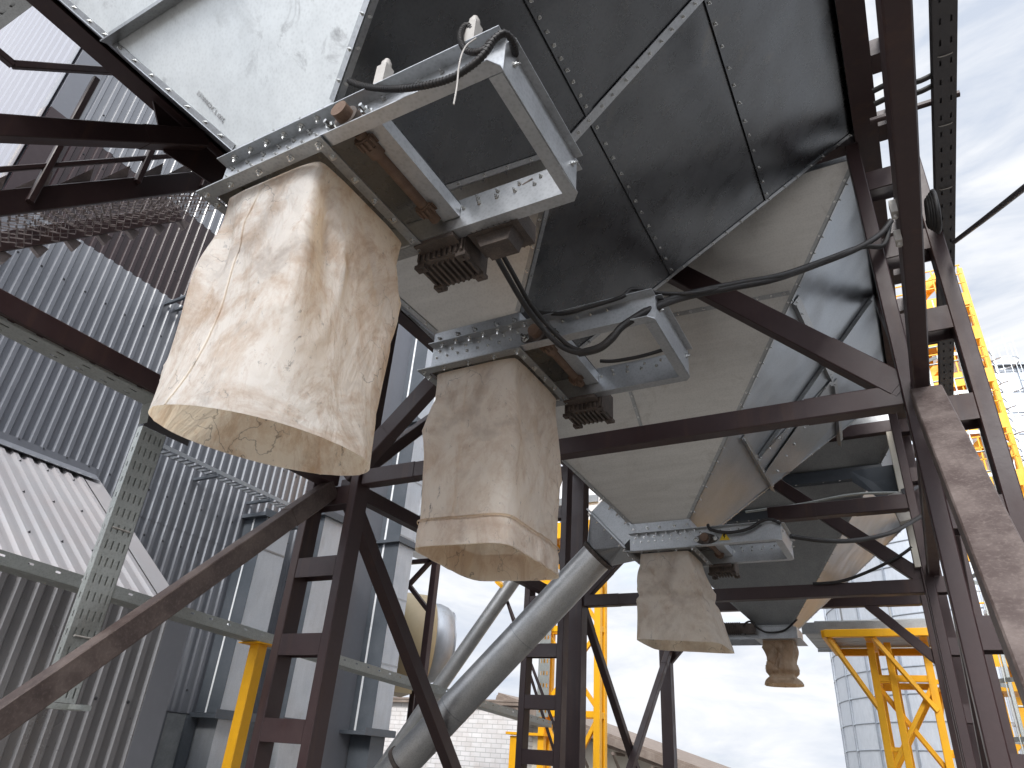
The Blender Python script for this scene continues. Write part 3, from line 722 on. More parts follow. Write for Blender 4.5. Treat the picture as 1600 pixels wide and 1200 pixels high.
for (xa, xb) in ((284, 300), (238, 250)):
    m = MB(); ya, yb = onX(xa, 1150, XW + .03).y, onX(xb, 1150, XW + .03).y; m.box((XW + .012, ya, 0), (XW + .06, yb, 1.95)); m.build('plinth_post', 'duct_dark', shop)
m = MB(); m.box((XW + .012, 4.8, 1.05), (XW + .05, 9.4, 1.12)); m.build('plinth_rail', 'galv', shop)
# lean-to shed
XE, YS = -6.755, 5.07
shed = thing('lean_to_shed', 'low lean-to shed with pale ribbed roof against the corrugated building', 'shed', (-8, 2, 0))
zt, ze = 4.62, 2.82
m = MB(); sl = V((XE - .1 - XW, 0, ze - .07 - zt)); nn = V((-sl.z, 0, sl.x)).normalized()
corr(m, (XW + .05, -3, zt), (0, 1, 0), sl, nn, YS - .22 + 3, sl.length - .05, .17, .036, screws=(.35, 1.3, 2.3, 3.0)); m.build('roof', ['clad_roof', 'screw'], shed)
m = MB(); m.plate([V((XW + .05, YS - .24, zt + .035)), V((XW + .05, YS + .02, zt + .035)), V((XW + .05, YS + .02, zt + .035)) + sl, V((XW + .05, YS - .24, zt + .035)) + sl], .004, nn)
m.plate([V((XW + .05, YS + .02, zt + .035)), V((XW + .05, YS + .02, zt - .1)), V((XW + .05, YS + .02, zt - .1)) + sl, V((XW + .05, YS + .02, zt + .035)) + sl], .004, (0, 1, 0)); m.build('rake_flashing', 'clad_roof', shed)
m = MB(); m.obox((XW + .10, (YS - 3) / 2, zt + .05), (0, 1, 0), (sl.x, 0, sl.z), (YS + 3) / 2 - .05, .10, .004); m.box((XW + .026, -3, zt + .04), (XW + .032, YS - .05, zt + .19)); m.build('ridge_flashing', 'clad', shed)
m = MB(); corr(m, (XE, -3, 0), (0, 1, 0), (0, 0, 1), (1, 0, 0), YS - .27 + 3, ze - .02, .167, .030, screws=(.4, 1.2, 1.9)); m.build('front_wall', ['clad_shed', 'screw'], shed)
m = MB(); m.box((XE - .2, YS - .28, 0), (XE + .034, YS, ze - .04)); m.build('corner_flashing', 'flash', shed)
m = MB(); m.plate([(XE - .2, YS - .01, 0), (XW + .07, YS - .01, 0), (XW + .07, YS - .01, zt - .05), (XE - .2, YS - .01, ze - .02)], .004, (0, 1, 0)); m.build('side_wall', 'clad_shed', shed)

# ------------------------------------------------------------------ dryer ducts beside the building
dry = thing('grain_dryer', 'tall galvanised grain dryer with box ducts and lapped panels next to the corrugated building', 'grain dryer', (-9.3, 9.5, 0))
def duct(ya, yb, x0, x1, z0, z1):
    m = MB(); m.box((x0, ya + .004, z0), (x1, yb, z1)); o = m.build('duct', 'duct', dry)
    m = MB(); w = x1 - x0
    m.box((x0 - .02, ya - .004, z0), (x0 + w * .46, ya, z1)); m.box((x0 + w * .52, ya - .004, z0), (x1 + .004, ya, z1))
    m.build('side_sheet', 'duct_dark', o)  # dark colour stands in for the dark reflection in the galvanised duct side
    zz_ = z0 + 1.15
    while zz_ < z1: MB().box((x0 + .3, ya + .004, zz_), (x1 + .006, yb + .003, zz_ + .03)).build('duct_joint', 'galv', o); zz_ += 1.25
    m = MB(); m.box((x0 + w * .46, ya - .008, z0), (x0 + w * .52, ya + .002, z1)); m.build('seam_edge', 'lap', o)
    return o
ZD = 13.5
duct(7.66, 8.21, -9.55, -9.0, 2.0, 4.92)
duct(8.95, 9.5, -9.55, -9.0, 2.0, 5.35)
duct(11.15, 11.66, -9.75, -9.0, 2.0, ZD)
for ya, yb, z in ((7.55, 8.35, 1.96), (8.85, 9.6, 1.96), (10.9, 11.8, 1.96), (7.55, 8.35, 4.95), (8.85, 9.6, 5.38), (11.05, 11.75, 5.52), (11.05, 11.75, 8.25)):
    x0 = -9.8 if ya > 10.9 else -9.6
    m = MB(); m.box((x0, ya, z - .03), (-8.93, yb, z + .03)); m.box((-8.95, ya, z + .03), (-8.93, yb, z + .09)); m.build('collar', 'duct_dark', dry)
for z in (8.25, 7.75):
    m = MB(); m.bar((-9.74, 11.2, z), (-9.74, 9.2, z), .08, .14); m.build('collar_arm', 'duct_dark', dry)
# lapped panels
zz = [onX(578, y, -9.5).z for y in (1077, 1007, 939)]; step = zz[1] - zz[0]
z = 2.1
while z < ZD:
    m = MB(); m.plate([(-9.70, 9.3, z), (-9.70, 11.15, z), (-9.62, 11.15, z + .07), (-9.62, 9.3, z + .07)], .004, (1, 0, 0))
    m.plate([(-9.62, 9.3, z + .074), (-9.62, 11.15, z + .074), (-9.69, 11.15, z + step), (-9.69, 9.3, z + step)], .004, (1, 0, 0)); m.build('lap_panel', 'lap', dry); MB().box((-9.69, 9.3, z - .05), (-9.64, 11.15, z - .004)).build('lap_shade_strip', 'duct_dark', dry); z += step  # dark strip under each lap stands in for its shade
m = MB(); m.box((-12.5, 9.35, 2.0), (-9.72, 11.6, ZD)); m.build('dryer_body', 'duct', dry)
for ya, yb, w in ((7.7, 8.15, .5), (9.0, 9.7, .5), (11.2, 11.62, .5)):
    m = MB(); m.box((-9.5, ya, 0), (-9.03, yb, 1.93)); m.build('leg', 'duct_dark' if ya > 11 else 'duct', dry)
# yellow post and cable trays
p0 = onX(405, 1006, -5.2); post = thing('tray_post', 'yellow steel post with a small top plate carrying the long cable tray', 'post', (p0.x, p0.y, 0))
zt_ = onX(405, 1006, -5.2).z
MB().bar((p0.x, p0.y, 0), (p0.x, p0.y, zt_ - .01), .11, .11, (0, 1, 0)).build('shaft', 'yellow', post)
m = MB(); m.box((p0.x - .13, p0.y - .12, zt_ - .01), (p0.x + .13, p0.y + .12, zt_)); m.build('top_plate', 'yellow', post)
m = MB(); m.box((p0.x - .13, p0.y - .13, 0), (p0.x + .13, p0.y + .13, .015)); m.build('base_plate', 'yellow', post)
def tray(name, label, a, b, w, h, mat, side, up, pu=.22, lu=.05, rows=None, t=.003, rows_side=None):
    """U-shaped cable tray from a to b: slotted floor (normal = up), two slotted side flanges"""
    root = thing(name, label, 'cable tray', V(a))
    a, b = V(a), V(b); d = (b - a).normalized(); side = V(side); side = (side - d * side.dot(d)).normalized(); up = V(up); up = d.cross(side).normalized() if d.cross(side).dot(up) > 0 else -d.cross(side).normalized()
    L = (b - a).length
    m = MB(); m.slotted(a - side * w / 2, d, side, L, w, pu, lu, rows or ((w * .3, .018), (w * .7, .018)), t); m.build('floor', mat, root)
    for s in (-1, 1):
        m = MB(); m.slotted(a + side * s * w / 2, d, up, L, h, pu, lu * .8, rows_side or ((h * .5, .016),), t); m.build('side_flange', mat, root)
    return root
# long tray on the yellow post
ta_, tb_ = onX(0, 893, -5.2), onX(690, 1092, -5.2); tc_ = onX(815, 1122, -5.2)
dd = (tb_ - ta_).normalized()
A = ta_ - dd * 1.5; B = ta_ + dd * 8.2
zofs = zt_ + .004 - (A.z + (B.z - A.z) * (p0.y - A.y) / (B.y - A.y))
A.z += zofs; B.z += zofs
tray('cable_tray', 'long galvanised cable tray sloping along the shed front, resting on the yellow post', A, B, .20, .085, 'tray', (1, 0, 0), (0, 0, 1), .19, .045, ((.05, .014), (.15, .014)), rows_side=((.055, .014),))
# hanging vertical tray under the left long beam
vx = -4.3; vt = onX(215, 661, vx); vb = onX(100, 1098, vx); yv = 2.46
vtray = thing('cable_tray', 'vertical perforated cable tray hanging in front of the shed roof, with four slot rows', 'cable tray', (vx, yv, vt.z))
m = MB(); m.slotted((vx, yv, vb.z), (0, 0, 1), (0, 1, 0), vt.z - vb.z, .18, .105, .055, ((.03, .010), (.07, .010), (.11, .010), (.15, .010))); m.box((vx - .012, yv + .01, vb.z), (vx - .008, yv + .17, vt.z)); m.build('floor', 'tray', vtray)
for yy in (yv, yv + .18):
    m = MB(); m.slotted((vx, yy, vb.z), (0, 0, 1), (-1, 0, 0), vt.z - vb.z, .055, .105, .035, ((.028, .010),)); m.build('side_flange', 'tray', vtray)
m = MB(); m.box((vx - .07, yv - .02, vb.z - .035), (vx + .03, yv + .20, vb.z - .005)); m.bar((vx + .02, yv + .15, vb.z - .02), (LX - .05, yv + .15, vb.z - .02), .05, .03); m.build('foot_bracket', 'tray', vtray)
for zz_ in (vb.z + .35, vb.z + 1.0):
    m = MB(); m.tube([(vx + .004, yv + .03, zz_), (vx + .004, yv + .15, zz_)], .006, 6); m.build('cable_tie', 'pvc', vtray)
# tray strip under the left long beam with its elbow
ua = V((-4.13, 1.0, ZN - .078)); ub = V((-4.13, yv - .10, ZN - .078))
bt = tray('cable_tray', 'slotted cable tray fixed under the left long brown beam, ending in a bent elbow', ua, ub, .17, .03, 'tray', (1, 0, 0), (0, 0, 1), .16, .05, ((.05, .014), (.12, .014)))
m = MB(); e0 = V((-4.22, yv - .10, ZN - .08)); e1 = V((-4.36, yv + .0, vt.z + .02)); w_ = V((.09, 0, 0))
m.plate([e0, e0 + w_, e1 + w_, e1], .004, (0, -1, -1)); m.build('elbow', 'tray', bt)
m = MB(); m.box((-4.31, yv + .0, vt.z + .005), (-4.302, yv + .36, ZN - .0)); m.build('hanger_plate', 'tray_dark', bt)
# light trays along the corrugated wall
for (x0, y0, x1, y1, lab) in ((231, 696, 470, 815, 'thin ladder-type tray running along the corrugated wall behind the largest sleeve'), (282, 462, 330, 486, 'short light tray high on the brown band of the corrugated wall')):
    a, b = onX(x0, y0, XW + .35), onX(x1, y1, XW + .35); b.z = a.z + (b.z - a.z) * .3
    root = thing('wall_tray', lab, 'cable tray', a)
    m = MB(); d = (b - a).normalized(); L = (b - a).length
    for xx in (0, .22): m.obox((a + b) / 2 + V((xx, 0, 0)), d, (0, 0, 1), L / 2, .03, .003)
    k = int(L / .10)
    for i in range(k): m.obox(a + d * (i + .5) * L / k + V((.11, 0, -.02)), (1, 0, 0), d, .108, .022, .002)
    m.build('ladder', 'zinc', root)
    for f in (.02, .35, .7):
        q = a + d * L * f; m = MB(); m.bar((XW + .02, q.y, q.z - .06), (q.x + .24, q.y, q.z - .06), .05, .05); m.build('bracket', 'duct_dark', root)
# perforated tray in the upper left corner
a = onZ(58, -4, 6.3); b = onZ(-6, 34, 6.3)
d_ = V((0, -1, 0)); 
m = MB(); tl = thing('cable_tray', 'overhead perforated tray cut by the upper left corner of the view', 'cable tray', a)
m.slotted(V((-9.4, a.y - .42, 6.3)), (1, 0, 0), (0, 1, 0), 5.0, .44, .13, .06, ((.07, .016), (.17, .016), (.27, .016), (.37, .016))); m.box((-9.4, a.y + .02, 6.304), (-4.4, a.y + .024, 6.37)); m.box((-9.4, a.y - .41, 6.31), (-4.4, a.y + .018, 6.314)); m.build('floor', 'tray', tl)
m = MB(); m.bar((-9.44, a.y - .2, 6.27), (-4.2, a.y - .2, 6.27), .05, .05); m.build('carrier', 'brown', tl)

# ------------------------------------------------------------------ staircase
st = thing('steel_staircase', 'dark brown steel staircase with expanded metal treads rising beside the corrugated building', 'staircase', (-5.3, 1.5, 4.5))
XS0, XS1 = -4.62, -5.95
q0, q1 = onX(0, 318, XS0), onX(330, 281, XS0); ds = (q1 - q0).normalized(); q0 = q0 - ds * 1.6; q1 = q1 + ds * .75
for x in (XS0, XS1):
    MB().bar((x, q0.y, q0.z), (x, q1.y, q1.z), .05, .16).build('stringer', 'brown', st)
L = (q1 - q0).length; k = int(L / .315)
for i in range(k + 1):
    c = q0 + ds * (i * .315 + .1); m = MB()
    yb, z = c.y + .15, c.z + .02
    # angle frame and diamond mesh
    xs_, xe_ = XS1 + .03, XS0 - .03
    for x in (XS0, XS1):
        s = .045; m.plate([(x - .047, yb - .20, z + .03), (x - .047, yb - .01, z + .20), (x - .047, yb - .03, z + .37)] if x == XS0 else [(x - .044, yb - .26, z - .06), (x - .044, yb - .02, z - .06), (x - .044, yb - .05, z - .17)], s, (1, 0, 0))
    nx = int((xe_ - xs_) / .115); ny = 4; dx = (xe_ - xs_) / nx; dy = .25 / ny
    for a in range(nx):
        for b in range(ny):
            x0, y0 = xs_ + a * dx, yb - .255 + b * dy
            for (p, q) in (((x0, y0 + dy / 2), (x0 + dx / 2, y0)), ((x0 + dx / 2, y0), (x0 + dx, y0 + dy / 2)), ((x0 + dx, y0 + dy / 2), (x0 + dx / 2, y0 + dy)), ((x0 + dx / 2, y0 + dy), (x0, y0 + dy / 2))):
                P, Q = V((*p, z + .004)), V((*q, z + .010)); d = (Q - P).normalized(); n = V((0, 0, 1)).cross(d) * .0045; up = V((0, .003, .007))
                m.add([P - n, Q - n, Q + n + up, P + n + up], [(0, 1, 2, 3)])
    m.build('tread', 'tread', st, normals=False)
for (bx, by, txx, tyy) in ((45, 316, 137, 106), (213, 285, 246, 203), (315, 293, 331, 252)):
    b_ = onX(bx, by, XS0 + .03); MB().bar((XS0 + .04, b_.y, b_.z), (XS0 + .04, b_.y, b_.z + (1.22)), .045, .045, (0, 1, 0)).build('rail_post', 'brown', st)
r0 = onX(20, 101, XS0 + .04); r1 = onX(200, 113, XS0 + .04)
rd = (r1 - r0).normalized()
MB().bar(r0, r0 + rd * 2.6, .05, .05).build('handrail', 'brown', st)
MB().bar(r0, r0 + V((0, -1.2, .05)), .05, .05).build('handrail', 'brown', st)
m0, m1 = onX(0, 265, XS0 + .04), onX(315, 240, XS0 + .04); md = (m1 - m0).normalized(); MB().bar(m0 - md * .5, m1 + md * .5, .035, .035).build('mid_rail', 'brown', st)
MB().bar((XS0, q0.y, q0.z), (XS0, q0.y, 0), .08, .08).build('stair_post', 'brown', st); MB().bar((XS1, q0.y, q0.z), (XS1, q0.y, 0), .08, .08).build('stair_post', 'brown', st)

# ------------------------------------------------------------------ spouts
sp = thing('spout_pipe', 'thick galvanised spout pipe sloping down to the left from the side of the third hopper', 'spout pipe', (-2.9, 6.4, 3.4))
T = onY(934, 868, 6.3); Bt = onY(622, 1200, 6.3); ax = (T - Bt).normalized()
m = MB(); m.tube([Bt - ax * 1.6, T], .160, 28, 0)
L = (T - Bt).length
m.build('pipe', 'galv_spout', sp)
for q in (T, Bt + ax * .07): MB().tube([q - ax * .02, q + ax * .02], .178, 28).build('clamp_ring', 'castiron', sp)
for f in (.28, .62):
    q = Bt.lerp(T, f); MB().tube([q - ax * .004, q + ax * .004], .163, 28).build('joint_seam', 'galv', sp)
# round-to-square transition and bolted square box
sx = ax.cross(V((0, 1, 0))).normalized(); sy = V((0, 1, 0))
m = MB(); CN = [T + ax * .25 + sx * a * .24 + sy * b * .24 for a, b in ((1, 1), (-1, 1), (-1, -1), (1, -1))]
circ = lambda an: T + ax * .02 + (sx * math.cos(an) + sy * math.sin(an)) * .160
for q_ in range(4):
    a0_ = q_ * math.pi / 2
    m.add([CN[q_], CN[(q_ + 1) % 4], circ(a0_ + math.pi / 2)], [(0, 1, 2)])
    for k_ in range(5): m.add([CN[q_], circ(a0_ + k_ * math.pi / 10), circ(a0_ + (k_ + 1) * math.pi / 10)], [(0, 1, 2)])
m.build('transition', 'galv', sp)
m = MB()
for d0, w in ((.25, .285), (.44, .30)):
    m.obox(T + ax * (d0 + .012), ax, sy, .008, w, w)
    for s in (-1, 1):
        m.bolts(T + ax * (d0 - .004) + sy * s * (w - .02) - sx * .22, T + ax * (d0 - .004) + sy * s * (w - .02) + sx * .22, 5, -ax, .010, .014, 1)
        m.bolts(T + ax * (d0 - .004) + sx * s * (w - .02) - sy * .22, T + ax * (d0 - .004) + sx * s * (w - .02) + sy * .22, 5, -ax, .010, .014, 1)
m.obox(T + ax * .351, ax, sy, .085, .245, .245); m.build('square_box', ['zinc', 'bolt'], sp)
sp2 = thing('spout_pipe', 'thinner galvanised spout pipe running parallel behind the thick one', 'spout pipe', (-6, 10.7, 4.4))
T2, B2 = onY(812, 893, 10.7), onY(612, 1180, 10.7); a2 = (T2 - B2).normalized()
m = MB(); m.tube([B2 - a2 * 2.0, T2], .125, 24); m.build('pipe', 'galv_spout', sp2)
q = onY(785, 915, 10.7); m = MB(); m.tube([q - a2 * .03, q + a2 * .03], .15, 24); m.build('clamp_ring', 'yellow', sp2)
for w in ((.25, 1.2), (-.15, 1.6)):
    MB().tube([q + V((0, .1, -.12)), q + V((w[1], .2 + w[0], -3.2))], .025, 8).build('stay_rod', 'brown', sp2)

# ------------------------------------------------------------------ cables and boxes
def cable(label, pts, r=.014, mat='cable', ribs=0):
    m = MB(); path = smooth_path(pts, 8)
    m.tube(path, r, 10)
    if ribs:
        tot = 0; last = path[0]
        fine = smooth_path(pts, 40); acc = 0
        for a, b in zip(fine, fine[1:]):
            acc += (b - a).length
            if acc > ribs:
                acc = 0; d = (b - a).normalized(); m.tube([b - d * ribs * .22, b + d * ribs * .22], r * 1.16, 10)
    o = m.build('cable', mat); tag(o, label, 'cable'); return o
def P_(*l): return [onY(x, y, Y) for x, y, Y in l]
cable('ribbed black conduit lying along the front rail of the nearest slide gate', P_((545, 126, 1.16), (566, 134, 1.15), (606, 139, 1.13), (650, 136, 1.12), (700, 124, 1.12), (735, 104, 1.12), (757, 84, 1.12), (772, 62, 1.12), (788, 52, 1.13), (800, 62, 1.16), (803, 74, 1.2), (806, 90, 1.3)), .011, ribs=.012)
cable('ribbed black conduit looping round the limit switch at the raised corner of the nearest gate', P_((740, 49, 1.16), (730, 40, 1.15), (722, 46, 1.14), (719, 60, 1.13), (726, 76, 1.12), (740, 82, 1.12), (757, 77, 1.12), (766, 66, 1.13)), .010, ribs=.012)
cable('white cable tie with a long drooping tail on the nearest gate', P_((744, 60, 1.10), (730, 70, 1.09), (722, 84, 1.08), (717, 105, 1.07), (714, 135, 1.07), (709, 163, 1.07)), .0028, 'pvc')
cable('black cable pair hanging from the motor of the nearest gate down to the second gate', P_((758, 352, 1.95), (768, 385, 2.05), (795, 435, 2.3), (822, 480, 2.5), (850, 515, 2.62), (878, 542, 2.66), (905, 552, 2.67)), .014)
cable('black cable beside the hanging pair above the second gate', P_((766, 350, 1.98), (776, 380, 2.08), (803, 430, 2.32), (828, 474, 2.52), (856, 508, 2.64), (886, 538, 2.67), (908, 548, 2.68)), .012)
main = [(905, 552, 2.67), (935, 545, 2.66), (955, 530, 2.66), (975, 508, 2.68), (1020, 482, 2.75), (1070, 464, 2.9), (1140, 450, 3.1), (1210, 436, 3.3), (1280, 412, 3.6), (1340, 388, 3.8), (1375, 366, 3.95), (1392, 345, 4.0)]
cable('thick black cable sweeping from the second gate up to the right column', P_(*main), .019)
cable('second thick black cable sweeping to the right column, a little lower', P_((908, 550, 2.68), (938, 541, 2.68), (960, 522, 2.68), (982, 502, 2.7), (1030, 474, 2.78), (1080, 458, 2.92), (1150, 443, 3.12), (1220, 430, 3.32), (1290, 406, 3.62), (1345, 386, 3.82), (1380, 383, 3.98), (1390, 350, 4.02)), .016)
cable('thin black cable running along the top edge of the second gate', P_((842, 488, 2.70), (880, 490, 2.68), (920, 480, 2.68), (960, 468, 2.68), (975, 462, 2.68), (985, 453, 2.7), (1000, 452, 2.72), (1030, 458, 2.78), (1080, 458, 2.9), (1140, 446, 3.1)), .011)
cable('short loose black cable end on the inner rail of the second gate', P_((938, 564, 3.27), (960, 564, 3.28), (1000, 557, 3.28), (1038, 546, 3.28)), .011)
cable('thin black cable drooping along the top of the third gate', P_((1106, 820, 5.98), (1112, 828, 5.96), (1140, 832, 5.96), (1170, 826, 5.96), (1190, 814, 5.96), (1205, 812, 5.97), (1220, 818, 5.98)), .014)
cable('black cable slung across below the low dark beam on the right', P_((1235, 838, 6.1), (1290, 845, 6.3), (1340, 844, 6.6), (1390, 833, 7.0), (1420, 818, 7.4), (1450, 800, 7.8)), .02)
cable('galvanised conduit running level in front of the farthest hopper', P_((1165, 800, 9.05), (1250, 788, 9.05), (1330, 773, 9.05), (1395, 770, 9.05), (1420, 772, 9.05)), .016, 'tray')
cable('black cable sagging between the farthest hopper and the lower right column', P_((1270, 912, 9.1), (1310, 909, 9.1), (1350, 896, 9.1), (1400, 872, 9.1), (1425, 855, 9.1)), .018)
cable('black cable curving down to the motor of the farthest gate', P_((1165, 992, 10.74), (1162, 978, 10.7), (1172, 971, 10.7), (1185, 982, 10.72), (1200, 988, 10.75), (1225, 985, 10.8), (1245, 968, 10.6)), .014)
cable('dark conduit rising to the right across the sky from the right-hand tray', [onX(1491, 378, .62), onX(1545, 337, .66), onX(1640, 262, .72)], .014, 'tray_dark')
# right-hand horizontal tray (near the camera) with brackets
XT = .62
q = onX(1478, 350, XT); rt = thing('cable_tray', 'dark perforated cable tray running overhead on the far right against the sky', 'cable tray', (XT, 2, q.z))
m = MB(); m.slotted((XT - .05, 1.2, q.z), (0, 1, 0), (1, 0, 0), 8.3, .10, .118, .035, ((.03, .009), (.075, .009))); m.box((XT - .046, 1.2, q.z + .012), (XT + .046, 9.5, q.z + .016)); m.build('floor', 'tray_dark', rt)
for s in (-1, 1): MB().box((XT + s * .05 - .0015, 1.2, q.z + .004), (XT + s * .05 + .0015, 9.5, q.z + .06)).build('side_flange', 'tray_dark', rt)
for x0, y0, x1, y1 in ((1424, 118, 1462, 116), (1432, 137, 1460, 134)):
    a_, b_ = onZ(x0, y0, q.z + .02), onZ(x1, y1, q.z + .02); m = MB(); m.tube(smooth_path([V((RX + .02, a_.y, q.z + .0)), V((RX + .14, a_.y - .02, q.z - .0)), V((XT - .12, b_.y, q.z + .01)), b_ + V((.04, 0, .02))], 6), .014, 10); o = m.build('cable_loop', 'cable', rt)
for yy in (1.72, 1.5, 2.02, 2.34, 2.75, 3.2, 3.7, 4.4):
    m = MB(); m.tube(smooth_path([(XT - .03, yy, q.z + .01), (XT - .025, yy, q.z - .008), (XT + .025, yy, q.z - .008), (XT + .03, yy, q.z + .01)], 4), .003, 6); m.build('cable_tie', 'pvc', rt)
for yy in (4.6,):
    m = MB(); m.plate([(RX + .29, yy, q.z - .26), (XT + .06, yy, q.z - .02), (RX + .29, yy, q.z - .02)], .006, (0, -1, 0)); m.build('bracket', 'tray_dark', rt)
for yy in (1.6, 3.1, 5.6): m = MB(); m.bar((RX, yy, q.z + .08), (XT + .08, yy, q.z + .08), .03, .03); m.build('bracket', 'brown', rt)
# coil of spare cable and boxes on the right column
m = MB(); c = onX(1451, 333, .45)
for k_ in range(4):
    rr = .075 + .012 * k_; pts = [c + V((.01 * k_ + .006 * math.sin(a * .9), math.cos(a) * rr * .8, math.sin(a) * rr)) for a in [2 * math.pi * i / 20 for i in range(21)]]; m.tube(pts, .013, 8, caps=False)
tag(m.build('cable_coil', 'cable'), 'coil of spare black cable tied beside the right-hand tray', 'cable')
for (x, y, lab, h) in ((1396, 327, 'small white junction box on the inner side of the right long beam', .030), (1403, 372, 'pale plastic cable gland box just below the junction box on the right beam', .026)):
    p = onX(x, y, .225); b = thing('junction_box', lab, 'junction box', p)
    m = MB(); m.obox(p, (1, 0, 0), (0, 1, 0), .012, .022, h); m.build('case', 'pvc', b)
    m = MB(); m.tube([p - V((0, 0, h)), p - V((0, 0, h + .016))], .008, 10); m.build('gland', 'pvc', b)
p = onY(1408, 795, 8.9); b = thing('flood_lamp', 'grey box lamp under the corner of the farthest hopper', 'lamp', p)
m = MB(); m.obox(p, (1, 0, .2), (0, 1, 0), .075, .09, .17); m.build('case', 'pvc', b); m = MB(); m.obox(p + V((.09, 0, .03)), (1, 0, .2), (0, 1, 0), .02, .1, .18); m.bar(p + V((.05, 0, .14)), p + V((.25, .1, .3)), .04, .04); m.build('housing', 'tray_dark', b)

# ------------------------------------------------------------------ fan, mast
fc = onY(668, 1003, 16)
fan = thing('dryer_fan', 'cream and grey centrifugal fan housing behind the dryer', 'fan', (fc.x, fc.y, fc.z))
fx = V((.68, .73, .0)).normalized()
m = MB(); m.tube([fc - fx * 1.15, fc - fx * 1.1, fc - fx * .12, fc], 1, 40, radii=[1.0, 1.18, 1.18, 1.06]); m.obox(fc - fx * .75 + V((0, 0, -1.05)), fx, (fx.y, -fx.x, 0), .36, .7, .30); m.build('scroll', 'cream', fan)
m = MB(); m.tube([fc + fx * t for t in (0, .03, .2, .4, .52, .56)], 1, 40, radii=[.98, 1.0, 1.0, .94, .86, .80]); m.tube([fc + fx * .54, fc + fx * .58], .84, 40); m.build('inlet_bell', 'duct', fan)
m = MB()
for s in (-.9, -.2): m.bar(fc + fx * s + V((0, 0, -1.0)), V(((fc + fx * s).x, (fc + fx * s).y, 0)), .15, .15)
m.build('stand', 'brown', fan)
ms = onY(672, 960, 13.5)
mast = thing('pipe_mast', 'slim dark brown lattice mast in front of the cream fan', 'mast', (ms.x, 13.5, 0))
mx = ms.x
for dx in (0, -1.5): MB().bar((mx + dx, 13.5, 0), (mx + dx, 13.5, onY(675, 852, 13.5).z), .16, .16, (0, 1, 0)).build('leg', 'brown', mast)
z8 = onY(660, 877, 13.5).z; z9 = onY(660, 955, 13.5).z
for a, b in (((mx, z8), (mx - 1.5, z8)), ((mx, z8 + .1), (mx - 1.5, z8 - 1.25)), ((mx, z9), (mx - 1.5, z9 + 1.3)), ((mx, z9 - 1.5), (mx - 1.5, z9 - 1.5))): MB().bar((a[0] - .05, 13.5, a[1]), (b[0] + .05, 13.5, b[1]), .10, .10).build('brace', 'brown', mast)

# ------------------------------------------------------------------ yellow towers
def lattice(name, label, x0, x1, y0, y1, ztop, levels, w=.13, xb=True, faces=3, legs_top=None):
    root = thing(name, label, 'steel tower', ((x0 + x1) / 2, (y0 + y1) / 2, 0), 'yellow steel towers')
    for x in (x0, x1):
        for y in (y0, y1): MB().bar((x, y, 0), (x, y, legs_top or ztop), w, w, (0, 1, 0)).build('leg', 'yellow', root)
    for z in levels:
        for a, b in (((x0, y0), (x1, y0)), ((x0, y1), (x1, y1)), ((x0, y0), (x0, y1)), ((x1, y0), (x1, y1))): MB().bar((*a, z), (*b, z), w * .8, w * .9).build('rail', 'yellow', root)
    lv = [0] + list(levels)
    if xb:
        for za1, zb1 in zip(lv, lv[1:]):
            if zb1 - za1 < 1.0: continue
            for (a, b) in (((x0, y0), (x1, y0)), ((x1, y0), (x1, y1)), ((x0, y1), (x1, y1)))[:faces]:
                MB().bar((a[0], a[1] - .01, za1 + .1), (b[0], b[1] - .01, zb1 - .1), w * .6, w * .6).build('brace', 'yellow', root)
                MB().bar((a[0], a[1] + .07, zb1 - .1), (b[0], b[1] + .07, za1 + .1), w * .6, w * .6).build('brace', 'yellow', root)
    return root
# tower right, carrying the catwalk
y0 = 16.0; xl_, xr_ = onY(1372, 1080, y0).x, onY(1460, 1080, y0).x
zp = onY(1388, 996, y0).z
tw = lattice('support_tower', 'short yellow steel tower with outward struts under the catwalk, in front of the large silo', xl_, xr_, y0, y0 + 1.2, zp - .1, (1.9, zp - .75))
for xx in (xl_ + .30, xr_ + .27):
    for yy in (y0, y0 + 1.2):
        MB().bar((xx, yy, 0), (xx, yy, zp - .1), .12, .12, (0, 1, 0)).build('leg', 'yellow', tw)
        for zz_ in (.6, 2.35, zp - .8): MB().bar((xx - .24, yy, zz_), (xx - .05, yy, zz_), .08, .08).build('batten', 'yellow', tw)
m = MB()
for a, b in (((xl_ - .75, y0 - .5), (xr_ + .35, y0 - .5)), ((xl_ - .75, y0 + 1.8), (xr_ + .35, y0 + 1.8)), ((xl_ - .75, y0 - .5), (xl_ - .75, y0 + 1.8)), ((xr_ + .35, y0 - .5), (xr_ + .35, y0 + 1.8)), ((xl_, y0 - .5), (xl_, y0 + 1.8)), ((xr_, y0 - .5), (xr_, y0 + 1.8))): m.bar((*a, zp), (*b, zp), .13, .14)
m.build('platform_frame', 'yellow', tw)
for a, b in (((xl_ - .7, y0 - .45, zp - .07), (xl_ - .02, y0, zp - 1.3)), ((xl_ - .7, y0 + 1.75, zp - .07), (xl_ - .02, y0 + 1.2, zp - 1.3)), ((xr_ - .85, y0 - .45, zp - .07), (xr_ - .02, y0 - .06, zp - 1.3)), ((xr_ + .32, y0 + 1.75, zp - .07), (xr_ + .02, y0 + 1.2, zp - 1.3))): MB().bar(a, b, .08, .08).build('strut', 'yellow', tw)
cw = thing('catwalk', 'galvanised catwalk lying across the short yellow tower towards the silo', 'catwalk', (xl_, y0 + .6, zp + .1))
c0 = onY(1225, 970, 15.2); c1 = onY(1475, 1032, y0 + 1.5)
m = MB(); zc = zp + .09
for k_ in range(5): m.box((-2.0, y0 - .3 + k_ * .42, zc), (2.2, y0 + .08 + k_ * .42, zc + .05))
m.build('deck', 'galv_grey', cw)
